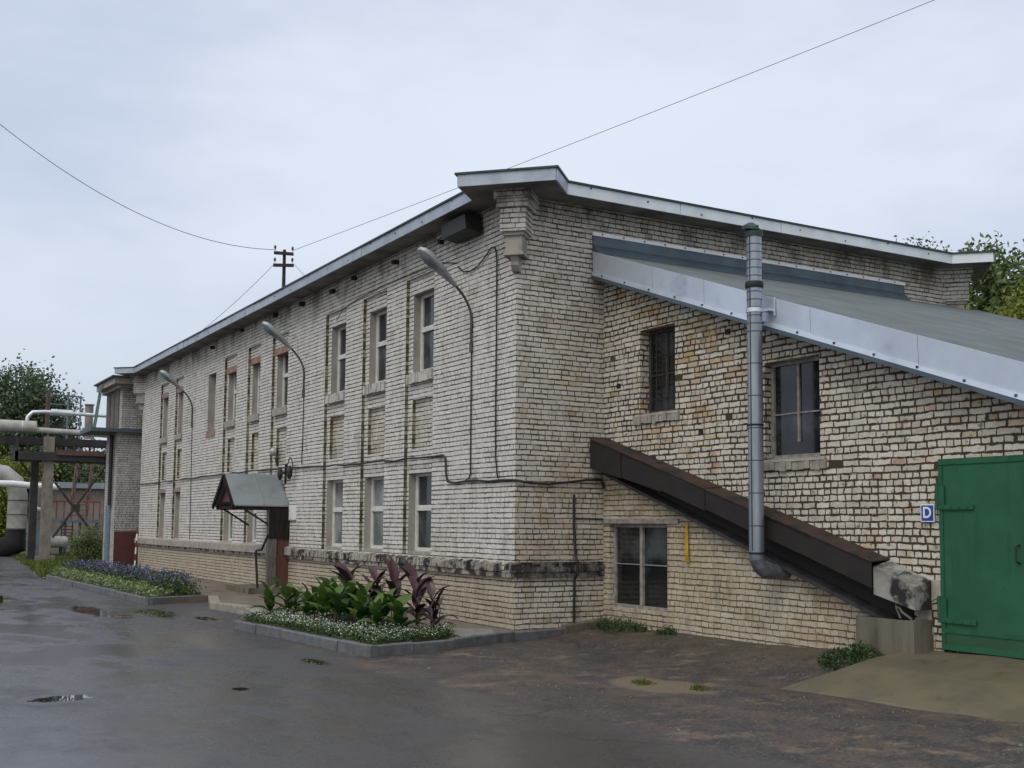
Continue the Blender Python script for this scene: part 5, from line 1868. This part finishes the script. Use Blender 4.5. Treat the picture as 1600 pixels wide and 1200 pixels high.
trbox('column', M['conc_col'], (-1.58, -1.17, 38.0, 38.42, RZ, 5.30), (-1.75, -0.98, 37.9, 38.6, RZ, 0.12))
trbox('column', M['dbeam'], (-2.02, -1.72, 38.4, 38.7, RZ, 4.6), (-2.1, -1.66, 38.3, 38.75, RZ, 0.1))
trbox('column', M['dbeam'], (0.95, 1.35, 37.4, 37.8, RZ, 5.0))
trbox('beam', M['dbeam'], (-2.75, 1.9, 37.85, 38.05, 4.25, 4.62), (-2.75, -2.65, 37.85, 39.6, 4.25, 5.2), (-2.75, 1.9, 39.4, 39.6, 4.25, 4.62), (-30, 2.0, 38.5, 39.1, 4.95, 5.28))
trbox('beam', M['rbeam'], (-1.1, 0.9, 37.78, 37.848, 4.50, 4.72))
trbox('railing', M['iron'], (-2.74, -2.68, 37.9, 37.95, 4.6, 5.3), (-2.3, -2.25, 37.9, 37.95, 4.6, 5.3), (-0.3, -0.22, 38.2, 38.27, 4.6, 5.0), (0.3, 0.38, 38.2, 38.27, 4.6, 5.0), (-1.0, 0.95, 38.2, 38.25, 4.98, 5.04))
mb = MB()
for a, b in (((-1.1, 37.9, 3.3), (0.95, 37.6, 0.5)), ((1.0, 37.6, 4.2), (-1.12, 37.9, 0.9))):
    mb.tube([a, b], 0.055, 6)
mb.obox((-0.22, 37.75, 2.2), (0.16, 0, 0), (0, 0.03, 0), (0, 0, 0.16))
mb.build('cross_brace', M['dbeam'], TR)
mb = MB()
mb.tube([(-2.6, 37.95, 4.25), (-1.95, 38.3, 3.5)], 0.05, 6)
mb.build('knee_brace', M['dbeam'], TR)

PP = thing('lagged_pipe', (-5, 38.6, 5.6), 'thick pale lagged pipe lying along the top of the trestle', 'pipe')
mb = MB()
mb.tube([(-32, 38.5, 5.72), (-10, 38.5, 5.72), (-1.9, 38.5, 5.72)], 0.27, 20)
mb.tube([(-1.9, 38.5, 5.60), (0.4, 38.5, 5.55), (1.6, 38.5, 5.5)], 0.13, 16)
mb.build('lagging', M['pipewhite'], PP, True, 40)
mb = MB()
for k in range(14):
    xx = -2.5 - k * 1.4
    mb.tube([(xx, 38.5, 5.72), (xx + 0.05, 38.5, 5.72)], 0.277, 20)
mb.build('band', M['pipetin'], PP, True, 40)
mb = MB()
mb.tube([(-2.25, 38.9, 5.75), (-2.2, 38.9, 6.2), (-2.0, 38.9, 6.42), (-1.5, 38.9, 6.46), (1.2, 38.9, 6.42), (3.0, 38.9, 6.4)], 0.085, 12)
mb.tube([(-1.25, 38.9, 6.46), (-0.35, 38.9, 6.45)], 0.15, 12)
tag(mb.build('steam_pipe', M['pipetin'], None, True, 40), 'thin bright pipe bent up above the lagged pipe', 'pipe')

# platform railing, stair, tank, shed, ducts behind the trestle
ST = thing('steel_stair', (1.0, 46, 0), 'rusty steel stair climbing behind the trestle', 'stair')
mb = MB()
for dx in (0.0, 0.75):
    mb.tube([(0.9 + dx, 46.0, 1.9), (1.6 + dx, 48.5, 5.0)], 0.06, 6)
    mb.tube([(0.9 + dx, 46.0, 2.9), (1.6 + dx, 48.5, 6.0)], 0.04, 6)
    for q in range(5):
        f = q / 4
        mb.tube([(0.9 + dx + 0.7 * f, 46 + 2.5 * f, 1.9 + 3.1 * f), (0.9 + dx + 0.7 * f, 46 + 2.5 * f, 2.9 + 3.1 * f)], 0.03, 5)
mb.build('railing', M['rbeam'], ST)
mb = MB()
for q in range(12):
    f = q / 11
    mb.box(0.9 + 0.7 * f, 1.65 + 0.7 * f, 46 + 2.5 * f, 46.25 + 2.5 * f, 1.9 + 3.1 * f, 1.94 + 3.1 * f)
mb.build('tread', M['postgrey'], ST)
PL = thing('steel_platform', (0.6, 46, 0), 'small steel platform with a red railing behind the cross brace', 'platform')
mb = MB()
mb.box(-0.3, 2.2, 45.2, 46.6, 1.55, 1.72)
mb.build('deck', M['bluegrey'], PL)
mb = MB()
for xx in (-0.25, 0.1, 0.45, 0.8, 1.15, 1.5, 1.85, 2.15):
    mb.box(xx - 0.025, xx + 0.025, 45.25, 45.3, 1.72, 2.6)
mb.box(-0.28, 2.18, 45.24, 45.31, 2.56, 2.64)
mb.build('railing', simple('red_oxide_paint', (0.20, 0.055, 0.035), None, 0.7), PL)
for xx in (-0.2, 0.55, 1.25, 2.05):
    mb = MB()
    mb.box(xx - 0.06, xx + 0.06, 45.3, 45.42, RZ, 1.55)
    mb.build('leg', M['postgrey'], PL)
mb = MB()
for q in range(9):
    mb.tube([(0.35, 45.1, 0.1 + q * 0.16), (0.85, 45.1, 0.1 + q * 0.16)], 0.025, 5)
for xx in (0.35, 0.85):
    mb.tube([(xx, 45.1, 0.0), (xx, 45.1, 1.6)], 0.03, 5)
mb.build('ladder', M['iron'], PL)
TK = thing('storage_tank', (-0.2, 44, 0), 'grey horizontal tank on legs behind the trestle column', 'tank')
mb = MB()
mb.tube([(-1.1, 44.2, 0.62), (-1.0, 44.2, 0.62), (0.4, 44.2, 0.62), (0.5, 44.2, 0.62)], [0.2, 0.28, 0.28, 0.2], 16)
mb.build('shell', M['pipewhite'], TK, True, 40)
for xx in (-0.8, 0.2):
    mb = MB()
    mb.box(xx - 0.06, xx + 0.06, 44.05, 44.35, RZ, 0.4)
    mb.build('leg', M['iron'], TK)
SH = thing('rendered_shed', (2.5, 55, 0), 'low brownish shed with a grey roof edge behind the trestle', 'shed')
mb = MB()
mb.box(0.2, 6.5, 52.0, 60.0, RZ, 3.45)
mb.build('wall', M['shedwall'], SH)
mb = MB()
mb.box(-0.1, 6.8, 51.7, 60.3, 3.45, 3.78)
mb.build('roof', M['shedroof'], SH)
mb = MB()
mb.box(3.6, 4.6, 51.93, 51.998, 0.1, 1.5)
mb.build('door', M['bluegrey'], SH)
mb = MB()
mb.box(3.7, 4.8, 51.90, 51.929, 0.75, 1.0)
mb.build('sign_board', M['orange'], SH)
DU = thing('fume_duct', (-2, 46, 0), 'fat pale duct bending down to the ground at the left edge', 'duct')
mb = MB()
mb.tube([(-14, 46, 4.0), (-3.0, 46, 4.0), (-2.3, 46, 3.9), (-1.8, 46, 3.5), (-1.62, 46, 2.9), (-1.62, 46, 1.2)], 0.46, 20)
mb.build('duct', M['pipewhite'], DU, True, 50)
for z in (2.6, 1.9, 1.2):
    mb = MB()
    mb.tube([(-1.62, 46, z), (-1.62, 46, z + 0.06)], 0.475, 20)
    mb.build('band', M['postgrey'], DU, True, 50)
mb = MB()
mb.tube([(-1.65, 46, 1.2), (-1.65, 46.0, 0.5), (-2.6, 46, 0.15)], [0.42, 0.6, 0.6], 16)
mb.build('base', M['soot'], DU, True, 50)
mb = MB()
mb.tube([(-14, 45, 3.42), (-2.0, 45, 3.42), (-1.2, 45, 3.35), (0.1, 45, 3.30)], 0.16, 12)
tag(mb.build('white_pipe', M['signwhite'], None, True, 40), 'bright white pipe running level in front of the fat duct', 'pipe')
mb = MB()
mb.tube([(-0.95, 45.2, 3.2), (-0.95, 45.2, 2.4), (-0.85, 45.2, 2.2), (-0.2, 45.2, 2.15)], 0.13, 10)
tag(mb.build('branch_pipe', M['pipetin'], None, True, 40), 'short bright pipe bend beside the locker', 'pipe')
LK = thing('steel_locker', (-1.0, 44, 0), 'tall blue grey steel locker left of the concrete column', 'locker')
mb = MB()
mb.box(-1.38, -0.72, 43.6, 44.2, 0.0, 1.75)
mb.build('body', M['bluegrey'], LK)
mb = MB()
mb.prism([(-1.5, 43.55, 1.751), (-0.7, 43.55, 1.85), (-0.7, 43.55, 1.89), (-1.5, 43.55, 1.79)], (0, 0.7, 0))
mb.build('roof', M['postgrey'], LK)
mb = MB()
mb.box(-0.72, -0.47, 45.6, 45.85, RZ, 3.6)
tag(mb.build('concrete_post', M['conc_col']), 'slim concrete post behind the locker', 'post')
RT = thing('roof_railing', (0.5, 46, 7), 'tall steel railing frame rising above the trestle', 'railing')
mb = MB()
for xx in (-0.35, 0.55, 1.15):
    mb.tube([(xx, 46, 4.8), (xx, 46, 8.0)], 0.045, 6)
mb.tube([(-0.35, 46, 8.0), (1.15, 46, 7.95)], 0.045, 6)
mb.tube([(-0.35, 46, 7.5), (0.75, 46, 7.5)], 0.035, 6)
mb.build('frame', M['bluegrey'], RT)
mb = MB()
mb.tube([(-0.42, 46, 6.0), (-0.42, 46, 8.1)], 0.09, 8)
mb.build('post', M['rbeam'], RT)
mb = MB()
mb.tube([(1.5, 45.5, 5.8), (1.5, 45.5, 7.5)], 0.2, 12)
mb.tube([(1.5, 45.5, 7.5), (1.5, 45.5, 7.55)], 0.25, 12)
tag(mb.build('exhaust_stack', M['conc_col'], None, True, 40), 'short grey exhaust stack next to the far block', 'stack')

# ------------------------------------------------------------------ utility pole and overhead wires
UX, UY = 6.32, 30.0
UP = thing('utility_pole', (UX, UY, RZ), 'dark utility pole with two crossarms rising behind the roof', 'pole')
mb = MB()
mb.tube([(UX, UY, RZ), (UX, UY, 12.95)], [0.15, 0.065], 12)
mb.build('post', M['poledark'], UP, True, 50)
ca = Vector((math.cos(rad(-28)), math.sin(rad(-28)), 0))
cb_ = Vector((-ca.y, ca.x, 0))
def arm(zc, hw, rise=0.0):
    mb = MB()
    mb.obox(Vector((UX, UY, zc)) - cb_ * 0.16, ca * hw + Vector((0, 0, rise)), cb_ * 0.05, (0, 0, 0.062))
    mb.build('crossarm', M['poledark'], UP)


arm(12.76, 0.40, -0.025)
arm(12.26, 0.42, 0.0)
for zc, hw in ((12.76, 0.36), (12.26, 0.36)):
    for s in (-1, 1):
        c = Vector((UX, UY, zc + 0.085)) + ca * (hw * s) - cb_ * 0.16
        if zc > 12.5:
            c.z -= 0.024 * s
        mb = MB()
        mb.tube([c, c + Vector((0, 0, 0.08)), c + Vector((0, 0, 0.09)), c + Vector((0, 0, 0.15)), c + Vector((0, 0, 0.17)), c + Vector((0, 0, 0.23))], [0.012, 0.012, 0.05, 0.045, 0.055, 0.03], 10)
        mb.build('insulator', M['insul'], UP, True)


def wire(name, p0, p1, dz, r, label, run=0):
    mb = MB()
    pts_ = sag(p0, p1, dz, 40)
    if run:
        pts_.append(pts_[-1] + (pts_[-1] - pts_[-2]).normalized() * run)
    mb.tube(pts_, r, 6)
    return tag(mb.build(name, M['cable'], None, True), label, 'wire')


wl = Vector((UX, UY, 12.95)) + ca * -0.36
wr = Vector((UX, UY, 12.93)) + ca * 0.36
wire('overhead_wire', wl, (-10.37, 20.0, 16.96), 2.0, 0.011, 'overhead wire sagging from the pole across the sky to the left', 45)
wire('overhead_wire', wr, (21.68, 2.0, 18.74), 0.12, 0.009, 'overhead wire rising from the pole across the sky to the right', 45)
wire('overhead_wire', Vector((UX, UY, 12.35)) + ca * -0.40, (1.0, 33.0, 7.5), 0.35, 0.009, 'thin service wire dropping from the pole behind the front eaves')
wire('overhead_wire', Vector((UX, UY, 12.35)) + ca * 0.40, (7.4, 20.0, 7.2), 0.25, 0.008, 'thin service wire dropping from the pole on to the roof')


# ------------------------------------------------------------------ trees
def tree(name, loc, h, trunk_r, clumps, leaf, n, mat, label, seed, cat='tree', asp=0.6, group=None):
    """clumps: (dx,dy,z,rx,rz) ellipsoids of foliage; limbs reach to each of them"""
    rt = random.Random(seed)
    root = thing(name, loc, label, cat, group)
    x, y, z = loc
    tb = MB()
    tb.tube([(x, y, z), (x + 0.05, y, z + h * 0.3), (x, y + 0.05, z + h * 0.62), (x, y, z + h * 0.86)], [trunk_r, trunk_r * 0.8, trunk_r * 0.5, trunk_r * 0.15], 10)
    for (dx, dy, cz, rx, rz_) in clumps:
        zb = min(cz - rz_ * 0.3, h * 0.7) * 0.72
        tb.tube([(x, y, z + zb), (x + dx * 0.5, y + dy * 0.5, z + (zb + cz) * 0.5), (x + dx, y + dy, z + cz)], [trunk_r * 0.35, trunk_r * 0.2, trunk_r * 0.06], 6)
    tb.build('trunk', M['bark'], root, True, 50)
    cm = MB()
    tot = sum(c[3] ** 2 * c[4] for c in clumps)
    for (dx, dy, cz, rx, rz_) in clumps:
        k = int(n * (rx ** 2 * rz_) / tot)
        # sub-twigs: leaves gathered in small sprays with gaps between
        sprays = max(10, k // 16)
        for _ in range(sprays):
            u = Vector((rt.gauss(0, 1), rt.gauss(0, 1), rt.gauss(0, 1))).normalized() * (rt.random() ** 0.45)
            u *= 1 + 0.25 * mnoise.noise(u * 2.3 + Vector((seed, 0, 0)))
            sx, sy, sz = x + dx + u.x * rx, y + dy + u.y * rx, z + cz + u.z * rz_
            sp = leaf * rt.uniform(1.2, 2.6)
            for _k in range(16):
                leafquad(cm, (sx + rt.gauss(0, sp), sy + rt.gauss(0, sp), sz + rt.gauss(0, sp * 0.8)), leaf * rt.uniform(0.7, 1.3), 0.5, 0, asp, rt)
    cm.build('crown', mat, root)
    return root


def clump_set(n, R, z0, z1, r0, r1, seed, taper=0.5):
    rt = random.Random(seed)
    out = []
    for i in range(n):
        f = (i + 0.5) / n
        z = z0 + (z1 - z0) * f
        rr_ = R * (1 - taper * max(0, f - 0.35) / 0.65)
        a = i * 2.4 + rt.uniform(-0.4, 0.4)
        d = rr_ * rt.uniform(0.35, 0.85)
        r = rt.uniform(r0, r1) * (1 - 0.35 * f)
        out.append((d * math.cos(a), d * math.sin(a), z, r, r * 0.85))
    return out


# left background
tree('tall_tree', (0.75, 64, RZ), 12.2, 0.35, clump_set(20, 2.7, 4.6, 11.3, 0.9, 1.4, 1, 0.45), 0.26, 20000, M['leaf_dark'], 'tall dark tree rising above the trestle at the left edge', 1)
tree('tall_tree', (-3.6, 66, RZ), 11.0, 0.35, clump_set(16, 2.8, 4.6, 10.2, 1.1, 1.6, 2), 0.28, 12000, M['leaf_dark'], 'dark tree cut by the left edge of the picture', 2)
tree('round_tree', (3.5, 68, RZ), 9.4, 0.3, clump_set(12, 1.7, 3.6, 8.6, 0.8, 1.2, 3), 0.26, 9000, M['leaf_dark'], 'smaller dark tree standing behind the steel railing frame', 3)
tree('bushy_tree', (-0.5, 58, RZ), 6.0, 0.2, clump_set(14, 2.2, 0.8, 5.2, 1.2, 1.6, 4, 0.2), 0.22, 15000, M['leaf_yel'], 'yellow green bushy tree under the lagged pipe', 4)
tree('bushy_tree', (2.4, 63.5, RZ), 6.0, 0.2, clump_set(12, 2.4, 0.8, 5.2, 1.2, 1.7, 5, 0.2), 0.24, 12000, M['leaf_mid'], 'green bushy tree behind the locker and column', 5)
tree('bushy_tree', (5.6, 66, RZ), 6.4, 0.2, clump_set(12, 2.4, 0.8, 5.8, 1.2, 1.7, 6, 0.2), 0.24, 12000, M['leaf_mid'], 'green bushy tree behind the low shed', 6)
tree('bushy_tree', (-4.2, 60, RZ), 6.5, 0.2, clump_set(12, 2.4, 0.8, 5.6, 1.2, 1.8, 7, 0.2), 0.24, 10000, M['leaf_mid'], 'green bushy tree at the end of the road', 7)
# shrub by the trestle's right column
tree('shrub', (-0.5, 33.0, RZ), 1.7, 0.05, [(0, 0, 0.6, 0.55, 0.5), (0.3, 0.2, 0.9, 0.45, 0.45), (-0.25, 0.1, 0.8, 0.4, 0.4), (0.1, -0.1, 1.25, 0.35, 0.35), (0.35, 0, 0.45, 0.5, 0.4)], 0.09, 4200, M['leaf_mid'], 'dark green shrub at the foot of the right trestle column', 8, 'shrub')

# right background, beyond the annex roof
tree('leafy_tree', (17.6, 3.9, RZ), 9.7, 0.28, clump_set(20, 2.0, 4.2, 9.0, 0.75, 1.15, 11, 0.5), 0.17, 30000, M['leaf_mid'], 'green tree beyond the right end of the gable', 11)
tree('leafy_tree', (20.5, 2.6, RZ), 9.6, 0.3, clump_set(18, 2.5, 3.6, 8.8, 0.9, 1.4, 12, 0.4), 0.19, 24000, M['leaf_mid'], 'green tree at the right edge above the annex roof', 12)
tree('bushy_tree', (15.0, 2.0, RZ), 7.2, 0.2, clump_set(16, 2.1, 3.4, 6.8, 0.8, 1.1, 13, 0.15), 0.15, 30000, M['leaf_yel'], 'yellow green bushy tree right behind the annex roof', 13)
tree('poplar', (24.0, 12.3, RZ), 12.4, 0.25, [(0.0, 0, 11.0, 0.45, 0.9), (-0.7, 0.2, 11.1, 0.22, 0.85), (0.55, -0.1, 11.0, 0.28, 0.8), (0.2, 0.3, 8.5, 1.2, 2.2), (1.0, -0.3, 10.8, 0.22, 0.9), (-0.35, 0.1, 11.3, 0.2, 0.8), (0.25, 0.1, 11.4, 0.18, 0.7)], 0.15, 9000, M['leaf_dark'], 'dark tree top showing just over the gable roof', 14)

bpy.context.view_layer.update()
